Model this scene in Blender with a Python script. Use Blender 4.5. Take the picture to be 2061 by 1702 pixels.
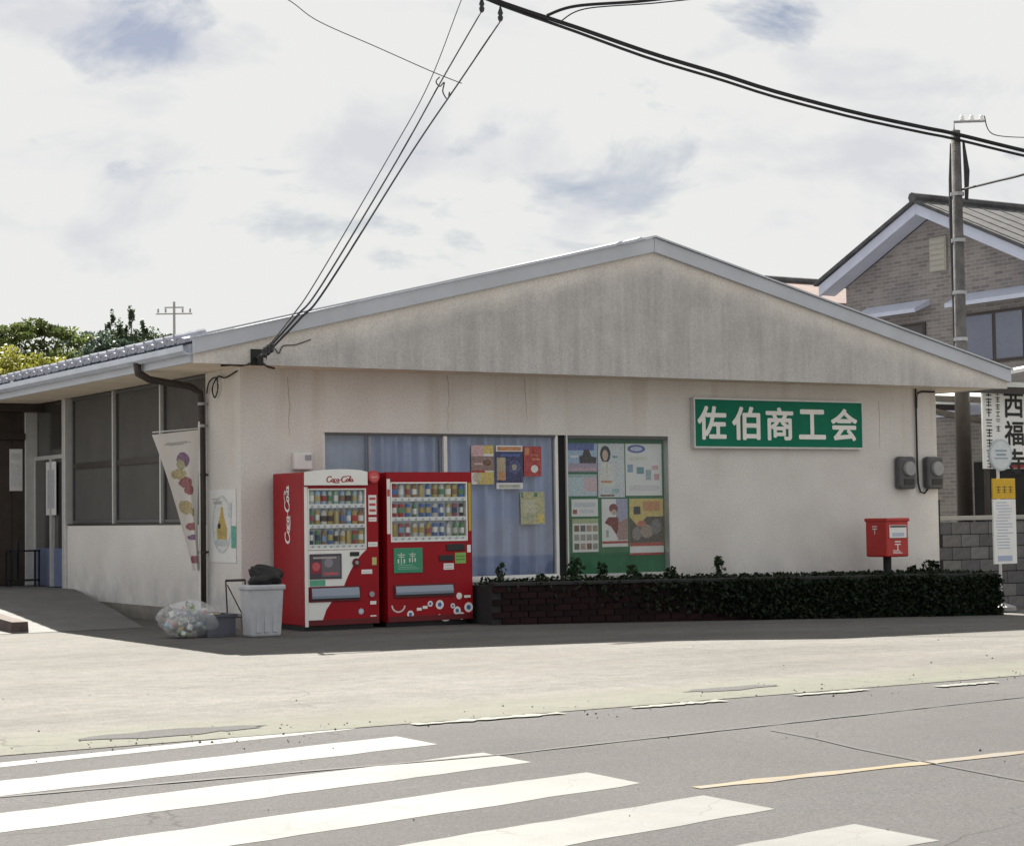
import bpy, math, random
from mathutils import Vector, Matrix
R = math.radians
random.seed(7)
for o in list(bpy.data.objects): bpy.data.objects.remove(o)
S = bpy.context.scene
COL = S.collection

# ------------------------------------------------------------------ camera
cam_d = bpy.data.cameras.new('camera'); cam = bpy.data.objects.new('camera', cam_d); COL.objects.link(cam)
cam_d.sensor_width = 36; cam_d.lens = 36*3852/2061; cam_d.clip_start = .1; cam_d.clip_end = 3000
YAW, PITCH, ROLL = R(31.718), R(2.757), R(-0.809)
fw = Vector((math.sin(YAW)*math.cos(PITCH), math.cos(YAW)*math.cos(PITCH), math.sin(PITCH)))
rt = Vector((math.cos(YAW), -math.sin(YAW), 0)); up = rt.cross(fw)
r2 = math.cos(ROLL)*rt + math.sin(ROLL)*up; u2 = -math.sin(ROLL)*rt + math.cos(ROLL)*up
mm = Matrix((r2, u2, -fw)).transposed().to_4x4(); mm.translation = (-9.19, -21.0, 1.30)
cam.matrix_world = mm
S.camera = cam

# ------------------------------------------------------------------ world, sun, exposure
SUN_EL, SUN_AZ = 44.6, 14.9          # sun stands behind the building, a little to the right
W = bpy.data.worlds.new('World'); S.world = W; W.use_nodes = True
nt = W.node_tree; N = nt.nodes; L = nt.links
bg = N['Background']; bg.inputs['Strength'].default_value = 0.1
sky = N.new('ShaderNodeTexSky'); sky.sky_type = 'NISHITA'; sky.sun_disc = False
sky.sun_elevation = R(SUN_EL); sky.sun_rotation = R(SUN_AZ); sky.air_density = 1.0; sky.dust_density = .6
tc = N.new('ShaderNodeTexCoord')
mp = N.new('ShaderNodeMapping'); mp.inputs['Scale'].default_value = (1, 1, 2.1); mp.inputs['Location'].default_value = (-12.61, 0.48, 5.2)
L.new(tc.outputs['Generated'], mp.inputs['Vector'])
def wnoise(scale, detail, rough, dist=0.0):
    n = N.new('ShaderNodeTexNoise'); n.inputs['Scale'].default_value = scale; n.inputs['Detail'].default_value = detail
    n.inputs['Roughness'].default_value = rough; n.inputs['Distortion'].default_value = dist
    L.new(mp.outputs['Vector'], n.inputs['Vector']); return n
def wramp(src, stops):
    r = N.new('ShaderNodeValToRGB'); L.new(src, r.inputs['Fac'])
    for i, (p, c) in enumerate(stops):
        e = r.color_ramp.elements[i] if i < 2 else r.color_ramp.elements.new(p)
        e.position = p; e.color = (*c, 1)
    return r
cov = wramp(wnoise(5.6, 9, .58, .35).outputs['Fac'], [(.30, (0, 0, 0)), (.39, (1, 1, 1))])
shade = wramp(wnoise(8.0, 7, .55, .3).outputs['Fac'], [(.35, (2.06, 2.10, 2.22)), (.48, (2.50, 2.52, 2.47))])
blue = N.new('ShaderNodeMix'); blue.data_type = 'RGBA'; blue.blend_type = 'MULTIPLY'; blue.inputs['Factor'].default_value = 1
L.new(sky.outputs['Color'], blue.inputs['A']); blue.inputs['B'].default_value = (.232, .205, .196, 1)
mx = N.new('ShaderNodeMix'); mx.data_type = 'RGBA'
L.new(cov.outputs['Color'], mx.inputs['Factor']); L.new(blue.outputs['Result'], mx.inputs['A']); L.new(shade.outputs['Color'], mx.inputs['B'])
L.new(mx.outputs['Result'], bg.inputs['Color'])
sd = bpy.data.lights.new('sun', 'SUN'); sd.energy = 5.0; sd.angle = R(.53); sd.color = (1.0, .95, .85)
sun = bpy.data.objects.new('sun', sd); COL.objects.link(sun)
to_sun = Vector((math.sin(R(SUN_AZ))*math.cos(R(SUN_EL)), math.cos(R(SUN_AZ))*math.cos(R(SUN_EL)), math.sin(R(SUN_EL))))
sun.rotation_euler = to_sun.to_track_quat('Z', 'Y').to_euler(); sun.location = (10, 30, 30)
vs = S.view_settings; vs.view_transform = 'Standard'; vs.look = 'None'; vs.gamma = 1; vs.exposure = 1.75; vs.use_curve_mapping = False
S.display_settings.display_device = 'sRGB'

# ------------------------------------------------------------------ materials
def mat(name, rgb, rough=.7, var=.12, scale=6.0, bump=0.0, bscale=60.0, spec=.4, metal=0.0, coat=0.0):
    m = bpy.data.materials.new(name); m.use_nodes = True; t = m.node_tree; b = t.nodes['Principled BSDF']
    b.inputs['Roughness'].default_value = rough; b.inputs['Specular IOR Level'].default_value = spec; b.inputs['Metallic'].default_value = metal
    b.inputs['Coat Weight'].default_value = coat
    if var > 0:
        c = t.nodes.new('ShaderNodeTexCoord'); n = t.nodes.new('ShaderNodeTexNoise'); n.inputs['Scale'].default_value = scale
        n.inputs['Detail'].default_value = 6; n.inputs['Roughness'].default_value = .65
        t.links.new(c.outputs['Object'], n.inputs['Vector'])
        r = t.nodes.new('ShaderNodeValToRGB'); t.links.new(n.outputs['Fac'], r.inputs['Fac'])
        r.color_ramp.elements[0].position = .3; r.color_ramp.elements[1].position = .7
        r.color_ramp.elements[0].color = (*[x*(1-var) for x in rgb], 1); r.color_ramp.elements[1].color = (*[min(1, x*(1+var)) for x in rgb], 1)
        t.links.new(r.outputs['Color'], b.inputs['Base Color'])
        if bump > 0:
            n2 = t.nodes.new('ShaderNodeTexNoise'); n2.inputs['Scale'].default_value = bscale; n2.inputs['Detail'].default_value = 4
            t.links.new(c.outputs['Object'], n2.inputs['Vector'])
            bp = t.nodes.new('ShaderNodeBump'); bp.inputs['Strength'].default_value = bump; bp.inputs['Distance'].default_value = .02
            t.links.new(n2.outputs['Fac'], bp.inputs['Height']); t.links.new(bp.outputs['Normal'], b.inputs['Normal'])
    else:
        b.inputs['Base Color'].default_value = (*rgb, 1)
    return m
class NT:
    """small node helper for the bigger surface materials"""
    def __init__(s, name):
        s.m = bpy.data.materials.new(name); s.m.use_nodes = True; s.t = s.m.node_tree; s.b = s.t.nodes['Principled BSDF']
        s.c = s.t.nodes.new('ShaderNodeTexCoord').outputs['Object']
    def map(s, scale=(1, 1, 1), loc=(0, 0, 0), rot=(0, 0, 0)):
        n = s.t.nodes.new('ShaderNodeMapping'); n.inputs['Scale'].default_value = scale; n.inputs['Location'].default_value = loc; n.inputs['Rotation'].default_value = rot
        s.t.links.new(s.c, n.inputs['Vector']); return n.outputs['Vector']
    def noise(s, scale, detail=5, rough=.6, vec=None, dist=0):
        n = s.t.nodes.new('ShaderNodeTexNoise'); n.inputs['Scale'].default_value = scale; n.inputs['Detail'].default_value = detail
        n.inputs['Roughness'].default_value = rough; n.inputs['Distortion'].default_value = dist
        s.t.links.new(vec or s.c, n.inputs['Vector']); return n.outputs['Fac']
    def ramp(s, f, stops):
        r = s.t.nodes.new('ShaderNodeValToRGB'); s.t.links.new(f, r.inputs['Fac'])
        for i, (p, c) in enumerate(stops):
            e = r.color_ramp.elements[i] if i < 2 else r.color_ramp.elements.new(p)
            e.position = p; e.color = (*c, 1) if isinstance(c, tuple) else (c, c, c, 1)
        return r.outputs['Color']
    def math(s, op, a, b=None, c=None):
        n = s.t.nodes.new('ShaderNodeMath'); n.operation = op
        for i, x in enumerate((a, b, c)):
            if x is None: continue
            if isinstance(x, (int, float)): n.inputs[i].default_value = x
            else: s.t.links.new(x, n.inputs[i])
        return n.outputs[0]
    def mix(s, f, a, b, mode='MIX'):
        n = s.t.nodes.new('ShaderNodeMix'); n.data_type = 'RGBA'; n.blend_type = mode
        for k, x in (('Factor', f), ('A', a), ('B', b)):
            if isinstance(x, (int, float)): n.inputs[k].default_value = x
            elif isinstance(x, tuple): n.inputs[k].default_value = (*x, 1)
            else: s.t.links.new(x, n.inputs[k])
        return n.outputs['Result']
    def xyz(s):
        n = s.t.nodes.new('ShaderNodeSeparateXYZ'); s.t.links.new(s.c, n.inputs[0]); return n.outputs
    def smooth(s, v, a, b):
        n = s.t.nodes.new('ShaderNodeMapRange'); n.interpolation_type = 'SMOOTHSTEP'
        s.t.links.new(v, n.inputs[0]); n.inputs[1].default_value = a; n.inputs[2].default_value = b; return n.outputs[0]
    def cracks(s, scale, width, mask_lo, mask_hi, warp=.35):
        w = s.t.nodes.new('ShaderNodeTexNoise'); w.inputs['Scale'].default_value = scale*2.2; w.inputs['Detail'].default_value = 6; s.t.links.new(s.c, w.inputs['Vector'])
        a = s.t.nodes.new('ShaderNodeVectorMath'); a.operation = 'MULTIPLY_ADD'; s.t.links.new(w.outputs['Color'], a.inputs[0]); a.inputs[1].default_value = (warp/scale,)*3; s.t.links.new(s.c, a.inputs[2])
        v = s.t.nodes.new('ShaderNodeTexVoronoi'); v.feature = 'DISTANCE_TO_EDGE'; v.inputs['Scale'].default_value = scale; s.t.links.new(a.outputs[0], v.inputs['Vector'])
        line = s.smooth(v.outputs['Distance'], width*scale, width*scale*.25)
        return s.math('MULTIPLY', line, s.ramp(s.noise(scale*.9, 3, .5), [(mask_lo, 0.0), (mask_hi, 1.0)]))
    def out(s, col, rough=.8, spec=.3, bump=None, bs=.3, bd=.02):
        s.t.links.new(col, s.b.inputs['Base Color']); s.b.inputs['Roughness'].default_value = rough; s.b.inputs['Specular IOR Level'].default_value = spec
        if bump is not None:
            n = s.t.nodes.new('ShaderNodeBump'); n.inputs['Strength'].default_value = bs; n.inputs['Distance'].default_value = bd
            s.t.links.new(bump, n.inputs['Height']); s.t.links.new(n.outputs['Normal'], s.b.inputs['Normal'])
        return s.m

def make_wall():
    n = NT('stained_shaded_plaster')
    base = n.ramp(n.noise(1.1, 6, .6), [(.3, (.65, .62, .597)), (.7, (.76, .735, .712))])
    fine = n.ramp(n.noise(48, 3, .8), [(.34, .80), (.62, 1.03)])
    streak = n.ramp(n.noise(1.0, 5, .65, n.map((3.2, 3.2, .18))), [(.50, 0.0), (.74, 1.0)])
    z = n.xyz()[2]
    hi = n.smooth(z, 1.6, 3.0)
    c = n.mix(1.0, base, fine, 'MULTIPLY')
    c = n.mix(n.math('MULTIPLY', streak, n.math('MULTIPLY', hi, .55)), c, (.50, .43, .36))  # brown streaks thicken under the soffit: stain plus painted eave shade
    dirt = n.math('MULTIPLY', n.smooth(z, .95, .2), n.ramp(n.noise(2.3, 6, .7), [(.35, 0.0), (.65, .65)]))
    c = n.mix(dirt, c, (.36, .35, .36))
    return n.out(c, .9, .2, n.noise(90, 3), .25, .006)
def make_gable():
    n = NT('weathered_gable_panel')
    x, y, z = n.xyz()
    roof = n.math('SUBTRACT', 4.80, n.math('MULTIPLY', n.math('ABSOLUTE', n.math('SUBTRACT', x, 5.6)), .2437))
    dist = n.math('SUBTRACT', roof, z)
    dn = n.math('ADD', dist, n.math('MULTIPLY', n.math('SUBTRACT', n.noise(1.6, 6, .7), .5), .45))
    mold = n.smooth(dn, .06, .42)
    speck = n.ramp(n.noise(48, 3, .8), [(.34, .80), (.62, 1.04)])
    streak = n.ramp(n.noise(1.0, 5, .7, n.map((6.5, 6.5, .35))), [(.36, .84), (.68, 1.04)])
    clean = n.ramp(n.noise(1.3, 6, .6), [(.3, (.66, .62, .58)), (.7, (.76, .725, .685))])
    grey = n.mix(1.0, n.ramp(n.noise(2.2, 7, .7), [(.3, (.43, .414, .415)), (.7, (.55, .53, .53))]), streak, 'MULTIPLY')
    drip = n.math('MULTIPLY', n.smooth(z, 3.75, 3.12), n.ramp(n.noise(1.0, 5, .7, n.map((7.5, 7.5, .25))), [(.46, 0.0), (.66, .55)]))
    c = n.mix(n.math('MULTIPLY', mold, .92), clean, grey)
    c = n.mix(1.0, n.mix(drip, c, (.58, .56, .55)), speck, 'MULTIPLY')
    return n.out(c, .92, .15, n.noise(70, 3), .2, .006)
def make_lot():
    n = NT('pale_worn_concrete')
    x, y, z = n.xyz()
    big = n.ramp(n.noise(.45, 6, .6, n.map((.45, 1.6, 1))), [(.32, (.112, .107, .101)), (.68, (.167, .161, .153))])
    mid = n.ramp(n.noise(5, 7, .7, n.map((.5, 1.5, 1))), [(.3, .86), (.68, 1.05)])
    fine = n.ramp(n.noise(42, 4, .85), [(.32, .62), (.60, 1.06)])
    blot = n.ramp(n.noise(6.5, 8, .75, n.map((1, 1, 1), (3, 9, 1))), [(.34, .78), (.60, 1.05)])
    c = n.mix(1.0, n.mix(1.0, n.mix(1.0, big, mid, 'MULTIPLY'), fine, 'MULTIPLY'), blot, 'MULTIPLY')
    # pale moss along the road edge
    yn = n.math('ADD', y, n.math('MULTIPLY', n.math('SUBTRACT', n.noise(1.3, 5, .6), .5), .8))
    band = n.math('MULTIPLY', n.smooth(yn, -9.0, -9.75), n.ramp(n.noise(7, 6, .7), [(.30, .25), (.6, .9)]))
    c = n.mix(n.math('MULTIPLY', band, .8), c, (.132, .138, .108))
    # scuffed darker spots
    sp = n.ramp(n.noise(1.7, 8, .75, n.map((.5, 2.2, 1), (4.1, 2, 0))), [(.66, 0.0), (.74, .75)])
    c = n.mix(sp, c, (.11, .105, .10))
    c = n.mix(n.math('MULTIPLY', n.cracks(.45, .012, .48, .56), .7), c, (.07, .066, .06))
    stain = n.ramp(n.noise(.8, 7, .7, n.map((.35, 1.3, 1), (7, 3, 0))), [(.50, 0.0), (.68, .40)])
    c = n.mix(stain, c, (.110, .099, .09))
    return n.out(c, .92, .2, n.noise(120, 4, .7), .5, .012)
def make_asphalt():
    n = NT('worn_asphalt')
    big = n.ramp(n.noise(.35, 5, .6), [(.3, (.055, .0525, .056)), (.7, (.088, .085, .088))])
    fine = n.ramp(n.noise(70, 4, .9), [(.34, .42), (.66, 1.36)])
    grain = n.ramp(n.noise(24, 6, .8), [(.3, .72), (.7, 1.14)])
    c = n.mix(1.0, n.mix(1.0, big, fine, 'MULTIPLY'), grain, 'MULTIPLY')
    x, y, z = n.xyz()
    lane = n.math('MULTIPLY', n.ramp(n.noise(1.0, 4, .6, n.map((.05, 1.1, 1), (0, 3.2, 0))), [(.42, 0.0), (.60, .55)]), n.ramp(n.noise(2.6, 6, .7), [(.3, .4), (.6, 1.0)]))
    c = n.mix(lane, c, (.060, .056, .058))
    pale = n.ramp(n.noise(14, 6, .8), [(.60, 0.0), (.72, .5)])
    c = n.mix(pale, c, (.165, .155, .145))
    c = n.mix(n.math('MULTIPLY', n.cracks(.38, .010, .50, .58), .8), c, (.030, .028, .03))
    return n.out(c, .9, .25, n.noise(160, 3, .8), .6, .01)
def make_paint(name, rgb, wear_lo, wear_hi, under=(.105, .10, .097)):
    n = NT(name)
    w = n.ramp(n.noise(3.5, 9, .8, n.map((1, 1.6, 1))), [(wear_lo, 1.0), (wear_hi, 0.0)])
    sp = n.ramp(n.noise(26, 5, .85), [(.30, .75), (.40, 0.0)])
    g = n.ramp(n.noise(90, 3, .8), [(.3, .80), (.62, 1.0)])
    dirt = n.ramp(n.noise(1.1, 6, .65), [(.38, .74), (.66, 1.0)])
    c = n.mix(1.0, n.mix(1.0, rgb, g, 'MULTIPLY'), dirt, 'MULTIPLY')
    c = n.mix(n.math('MAXIMUM', w, sp), c, under)
    c = n.mix(n.math('MULTIPLY', n.cracks(1.6, .006, .42, .55), .7), c, (.07, .068, .065))
    return n.out(c, .75, .35, n.noise(140, 3), .3, .006)
def make_brick(name, a, b):
    n = NT(name)
    rnd = n.t.nodes.new('ShaderNodeObjectInfo').outputs['Random']
    c = n.ramp(rnd, [(0.0, a), (1.0, b)])
    c = n.mix(1.0, c, n.ramp(n.noise(14, 6, .7), [(.3, .7), (.7, 1.1)]), 'MULTIPLY')
    return n.out(c, .9, .2, n.noise(60, 4), .5, .01)
def make_housetile():
    n = NT('brown_brick_tile')
    br = n.t.nodes.new('ShaderNodeTexBrick'); br.inputs['Scale'].default_value = 1.0
    br.inputs['Color1'].default_value = (.25, .225, .215, 1); br.inputs['Color2'].default_value = (.165, .148, .146, 1); br.inputs['Mortar'].default_value = (.27, .26, .26, 1)
    br.inputs['Mortar Size'].default_value = .008; br.inputs['Brick Width'].default_value = .24; br.inputs['Row Height'].default_value = .075
    sp = n.xyz(); cb = n.t.nodes.new('ShaderNodeCombineXYZ')
    n.t.links.new(n.math('ADD', sp[0], sp[1]), cb.inputs[0]); n.t.links.new(sp[2], cb.inputs[1]); n.t.links.new(cb.outputs[0], br.inputs['Vector'])
    c = n.mix(1.0, br.outputs['Color'], n.ramp(n.noise(1.2, 6, .6), [(.3, .8), (.7, 1.1)]), 'MULTIPLY')
    return n.out(c, .8, .3)
def make_leaf(name, a, b):
    n = NT(name)
    at = n.t.nodes.new('ShaderNodeAttribute'); at.attribute_name = 'tint'
    c = n.ramp(at.outputs['Fac'], [(0.0, a), (1.0, b)])
    n.t.links.new(c, n.b.inputs['Base Color']); n.b.inputs['Roughness'].default_value = .6; n.b.inputs['Specular IOR Level'].default_value = .3
    tr = n.t.nodes.new('ShaderNodeBsdfTranslucent'); n.t.links.new(c, tr.inputs['Color'])
    ms = n.t.nodes.new('ShaderNodeMixShader'); ms.inputs[0].default_value = .35
    n.t.links.new(n.b.outputs[0], ms.inputs[1]); n.t.links.new(tr.outputs[0], ms.inputs[2]); n.t.links.new(ms.outputs[0], n.t.nodes['Material Output'].inputs['Surface'])
    return n.m
def make_glass(name, tint=(.92, .95, .97), gloss=.10, rough=.02):
    m = bpy.data.materials.new(name); m.use_nodes = True; t = m.node_tree; t.nodes.remove(t.nodes['Principled BSDF'])
    tr = t.nodes.new('ShaderNodeBsdfTransparent'); tr.inputs['Color'].default_value = (*tint, 1)
    gl = t.nodes.new('ShaderNodeBsdfGlossy'); gl.inputs['Roughness'].default_value = rough
    fr = t.nodes.new('ShaderNodeFresnel'); fr.inputs['IOR'].default_value = 1.45
    mu = t.nodes.new('ShaderNodeMath'); mu.operation = 'MULTIPLY'; mu.inputs[1].default_value = gloss*10; t.links.new(fr.outputs[0], mu.inputs[0])
    ms = t.nodes.new('ShaderNodeMixShader'); t.links.new(mu.outputs[0], ms.inputs[0]); t.links.new(tr.outputs[0], ms.inputs[1]); t.links.new(gl.outputs[0], ms.inputs[2])
    t.links.new(ms.outputs[0], t.nodes['Material Output'].inputs['Surface']); return m
def make_film(name, rgb, alpha, rough):
    m = bpy.data.materials.new(name); m.use_nodes = True; t = m.node_tree; b = t.nodes['Principled BSDF']
    b.inputs['Base Color'].default_value = (*rgb, 1); b.inputs['Roughness'].default_value = rough; b.inputs['Alpha'].default_value = alpha; return m
def make_trans(name, rgb, k):
    m = bpy.data.materials.new(name); m.use_nodes = True; t = m.node_tree; b = t.nodes['Principled BSDF']; b.inputs['Base Color'].default_value = (*rgb, 1); b.inputs['Roughness'].default_value = .6
    tr = t.nodes.new('ShaderNodeBsdfTranslucent'); tr.inputs['Color'].default_value = (*rgb, 1)
    ms = t.nodes.new('ShaderNodeMixShader'); ms.inputs[0].default_value = k
    t.links.new(b.outputs[0], ms.inputs[1]); t.links.new(tr.outputs[0], ms.inputs[2]); t.links.new(ms.outputs[0], t.nodes['Material Output'].inputs['Surface']); return m

M = dict(
 wall=make_wall(), gable=make_gable(), lot=make_lot(), asphalt=make_asphalt(),
 white_paint=make_paint('worn_white_paint', (.140, .141, .139), .36, .47), faded_paint=make_paint('faded_white_paint', (.18, .18, .168), .44, .56, (.125, .13, .105)),
 yellow_paint=make_paint('worn_yellow_paint', (.19, .138, .065), .42, .54),
 earth=mat('dry_earth', (.20, .18, .14), .95, .25, .3), tar=mat('tar', (.028, .027, .03), .8, .3, 9), crack=mat('crack_dirt', (.055, .052, .055), .9, .2, 9),
 ramp=mat('grey_ramp_concrete', (.135, .133, .13), .9, .2, 2.4, .3, 70), foundation=mat('foundation_concrete', (.20, .185, .17), .9, .22, 3, .3, 60),
 fascia=mat('grey_painted_fascia', (.46, .485, .54), .55, .08, 2.0), soffit=mat('beige_soffit_board', (.78, .68, .55), .85, .10, 2.2), gutter=mat('pale_grey_gutter', (.55, .60, .70), .5, .1, 3),
 tile=mat('grey_glazed_rooftile', (.30, .315, .37), .75, .3, 5, .1, 30, spec=.15), tile_dark=mat('dark_rooftile', (.085, .085, .09), .85, .35, 4, .3, 14, spec=.1),
 brown=mat('dark_brown_downpipe', (.040, .031, .028), .5, .2, 6), alu=mat('pale_aluminium', (.56, .56, .555), .45, .08, 8, metal=.25), white=mat('white_enamel', (.74, .74, .73), .5, .05, 5),
 darkglass=mat('smoky_window_glass', (.055, .052, .050), .16, .25, 1.3, spec=.45), glass=make_glass('clear_window_glass'), caseglass=make_glass('case_glass', (.97, .98, .98), .035),
 darkroom=mat('dark_interior', (.012, .012, .014), .9, 0), black=mat('black_rubber', (.012, .012, .013), .6, .2, 8), screen=mat('grey_window_screen', (.10, .096, .093), .75, .12, 2.0, spec=.2),
 curtain=mat('lavender_blue_curtain', (.52, .57, .78), .9, .10, 3), curtain_pale=mat('pale_grey_curtain', (.58, .62, .74), .9, .08, 3),
 board=mat('green_felt_board', (.045, .165, .085), .95, .15, 6, .2, 120), signgreen=mat('deep_green_sign_enamel', (.004, .16, .095), .55, .08, 3, spec=.15), charwhite=mat('white_sign_lettering', (.80, .80, .77), .5, .05, 9),
 red=mat('vending_red', (.30, .006, .013), .4, .10, 3, spec=.22), darkred=mat('vending_dark_red', (.12, .006, .010), .45, .1, 3), vwhite=mat('vending_white', (.76, .76, .74), .35, .05, 4),
 vgrey=mat('vending_grey', (.30, .32, .36), .4, .1, 6), vdark=mat('vending_black', (.02, .02, .022), .4, .2, 8), vback=mat('display_back', (.62, .68, .74), .6, .05, 4), flap=make_film('delivery_flap_plastic', (.25, .29, .36), 1, .25),
 postred=mat('postbox_red', (.42, .020, .016), .38, .12, 5, spec=.5), grey=mat('grey_plastic', (.30, .30, .31), .55, .1, 6), metergrey=mat('meter_grey', (.085, .085, .09), .4, .15, 9), binwhite=mat('grimy_white_bin', (.42, .43, .46), .6, .12, 5),
 bag=make_film('clear_plastic_bag', (.88, .90, .92), .27, .12), blackbag=mat('black_bin_bag', (.007, .007, .008), .45, .2, 12), crate=mat('blue_grey_crate', (.10, .105, .135), .6, .15, 6),
 cloth=make_trans('white_banner_cloth', (.74, .71, .69), .25), steel=mat('dull_steel', (.32, .32, .33), .45, .12, 9, metal=.5), wire=mat('black_cable', (.025, .025, .027), .8, .1, 5, spec=.1), wiregrey=mat('grey_cable', (.045, .045, .05), .9, .1, 5, spec=.05),
 pole=mat('concrete_pole', (.115, .11, .108), .95, .35, 5, .6, 30, spec=.1), block=make_brick('grey_block', (.11, .105, .112), (.20, .195, .195)), mortar=mat('mortar', (.032, .029, .031), .95, .15, 12), capstone=mat('cap_concrete', (.36, .35, .33), .9, .12, 6),
 brick=make_brick('dark_red_brick', (.013, .006, .007), (.027, .010, .011)), soil=mat('dark_soil', (.022, .018, .014), .95, .3, 12, .6, 40),
 leaf_dark=make_leaf('dark_ivy_leaf', (.006, .012, .006), (.020, .034, .014)), leaf_weed=make_leaf('weed_leaf', (.014, .030, .012), (.035, .070, .025)),
 leaf_pine=make_leaf('pine_foliage', (.040, .058, .020), (.15, .195, .06)), leaf_yellow=make_leaf('yellow_green_foliage', (.13, .14, .022), (.33, .325, .06)), leaf_teal=make_leaf('teal_foliage', (.034, .056, .042), (.095, .135, .095)), leaf_conifer=make_leaf('conifer_foliage', (.028, .046, .028), (.08, .115, .06)),
 bark=mat('bark', (.075, .055, .042), .95, .3, 9, .6, 30), housetile=make_housetile(), barge=mat('pale_blue_bargeboard', (.46, .49, .60), .6, .06, 3), redtile=mat('weathered_red_tile', (.13, .085, .078), .7, .35, 5),
 polycarb=make_trans('milky_carport_sheet', (.86, .88, .86), .85), wood=mat('brown_wood_panel', (.05, .038, .032), .7, .25, 4), bluepanel=mat('pale_blue_door_panel', (.15, .18, .30), .5, .08, 4), paper=mat('white_paper', (.70, .70, .70), .8, .04, 6),
 gritstone=mat('grit_stone', (.13, .122, .112), .95, .4, 30), crackline=mat('plaster_crack', (.30, .27, .24), .95, .2, 9), stone=mat('dark_brown_stone', (.10, .075, .07), .9, .3, 7, .4, 40))
CM = {}
def C(r, g, b, rough=.55):
    k = (r, g, b)
    if k not in CM: CM[k] = mat('print_%02d' % len(CM), k, rough, .06, 12)
    return CM[k]

# ------------------------------------------------------------------ mesh helpers
class MB:
    def __init__(s): s.v = []; s.f = []; s.m = []
    def poly(s, pts, m=0):
        i = len(s.v); s.v += [tuple(p) for p in pts]; s.f.append(tuple(range(i, i+len(pts)))); s.m.append(m); return s
    def box(s, x0, x1, y0, y1, z0, z1, m=0):
        if x0 > x1: x0, x1 = x1, x0
        if y0 > y1: y0, y1 = y1, y0
        i = len(s.v); s.v += [(x, y, z) for z in (z0, z1) for x, y in ((x0, y0), (x1, y0), (x1, y1), (x0, y1))]
        for q in ((3, 2, 1, 0), (4, 5, 6, 7), (0, 1, 5, 4), (1, 2, 6, 5), (2, 3, 7, 6), (3, 0, 4, 7)): s.f.append(tuple(i+k for k in q)); s.m.append(m)
        return s
    def prism(s, base, vec, m=0):
        """closed prism: base polygon swept by vec"""
        n = len(base); i = len(s.v); vec = Vector(vec)
        s.v += [tuple(p) for p in base] + [tuple(Vector(p)+vec) for p in base]
        s.f.append(tuple(range(i+n-1, i-1, -1))); s.f.append(tuple(range(i+n, i+2*n))); s.m += [m, m]
        for k in range(n): s.f.append((i+k, i+(k+1) % n, i+n+(k+1) % n, i+n+k)); s.m.append(m)
        return s
    def tube(s, path, r, n=8, m=0, cap=True):
        P = [Vector(p) for p in path]; rs = r if isinstance(r, (list, tuple)) else [r]*len(P); i0 = len(s.v)
        for k, p in enumerate(P):
            d = (P[min(k+1, len(P)-1)]-P[max(k-1, 0)]).normalized()
            a = d.cross(Vector((0, 0, 1))) if abs(d.z) < .95 else d.cross(Vector((1, 0, 0)))
            a.normalize(); b = d.cross(a)
            for j in range(n):
                t = 2*math.pi*j/n; s.v.append(tuple(p+rs[k]*(math.cos(t)*a+math.sin(t)*b)))
        for k in range(len(P)-1):
            for j in range(n):
                s.f.append((i0+k*n+j, i0+k*n+(j+1) % n, i0+(k+1)*n+(j+1) % n, i0+(k+1)*n+j)); s.m.append(m)
        if cap:
            s.f.append(tuple(range(i0+n-1, i0-1, -1))); e = i0+(len(P)-1)*n; s.f.append(tuple(range(e, e+n))); s.m += [m, m]
        return s
    def lathe(s, prof, c=(0, 0, 0), n=16, m=0, sx=1, sy=1):
        i0 = len(s.v)
        for r, z in prof:
            for j in range(n):
                t = 2*math.pi*j/n; s.v.append((c[0]+sx*r*math.cos(t), c[1]+sy*r*math.sin(t), c[2]+z))
        for k in range(len(prof)-1):
            for j in range(n):
                s.f.append((i0+k*n+j, i0+k*n+(j+1) % n, i0+(k+1)*n+(j+1) % n, i0+(k+1)*n+j)); s.m.append(m)
        s.f.append(tuple(range(i0+n-1, i0-1, -1))); e = i0+(len(prof)-1)*n; s.f.append(tuple(range(e, e+n))); s.m += [m, m]
        return s
    def disc(s, o, u, v, r, m=0, n=20, r2=None):
        o, u, v = Vector(o), Vector(u), Vector(v); r2 = r2 or r
        return s.poly([o+r*math.cos(2*math.pi*k/n)*u+r2*math.sin(2*math.pi*k/n)*v for k in range(n)], m)
    def mesh(s, name, mats):
        me = bpy.data.meshes.new(name); me.from_pydata(s.v, [], s.f)
        for x in (mats if isinstance(mats, (list, tuple)) else [mats]): me.materials.append(x)
        me.polygons.foreach_set('material_index', s.m); me.update(); return me
    def build(s, name, mats, parent=None, bevel=0, smooth=False, seg=2):
        me = s.mesh(name, mats); o = bpy.data.objects.new(name, me); COL.objects.link(o)
        if parent: o.parent = parent
        if smooth: me.polygons.foreach_set('use_smooth', [True]*len(me.polygons))
        if bevel:
            b = o.modifiers.new('bevel', 'BEVEL'); b.width = bevel; b.segments = seg; b.limit_method = 'ANGLE'; b.angle_limit = R(40)
        return o
def tag(o, label=None, cat=None, group=None, kind=None):
    if label: o['label'] = label
    if cat: o['category'] = cat
    if group: o['group'] = group
    if kind: o['kind'] = kind
    return o
def thing(name, label, cat, loc=(0, 0, 0), rz=0, group=None):
    o = bpy.data.objects.new(name, None); o.empty_display_size = .2; COL.objects.link(o); o.location = loc; o.rotation_euler = (0, 0, rz)
    return tag(o, label, cat, group)
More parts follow.
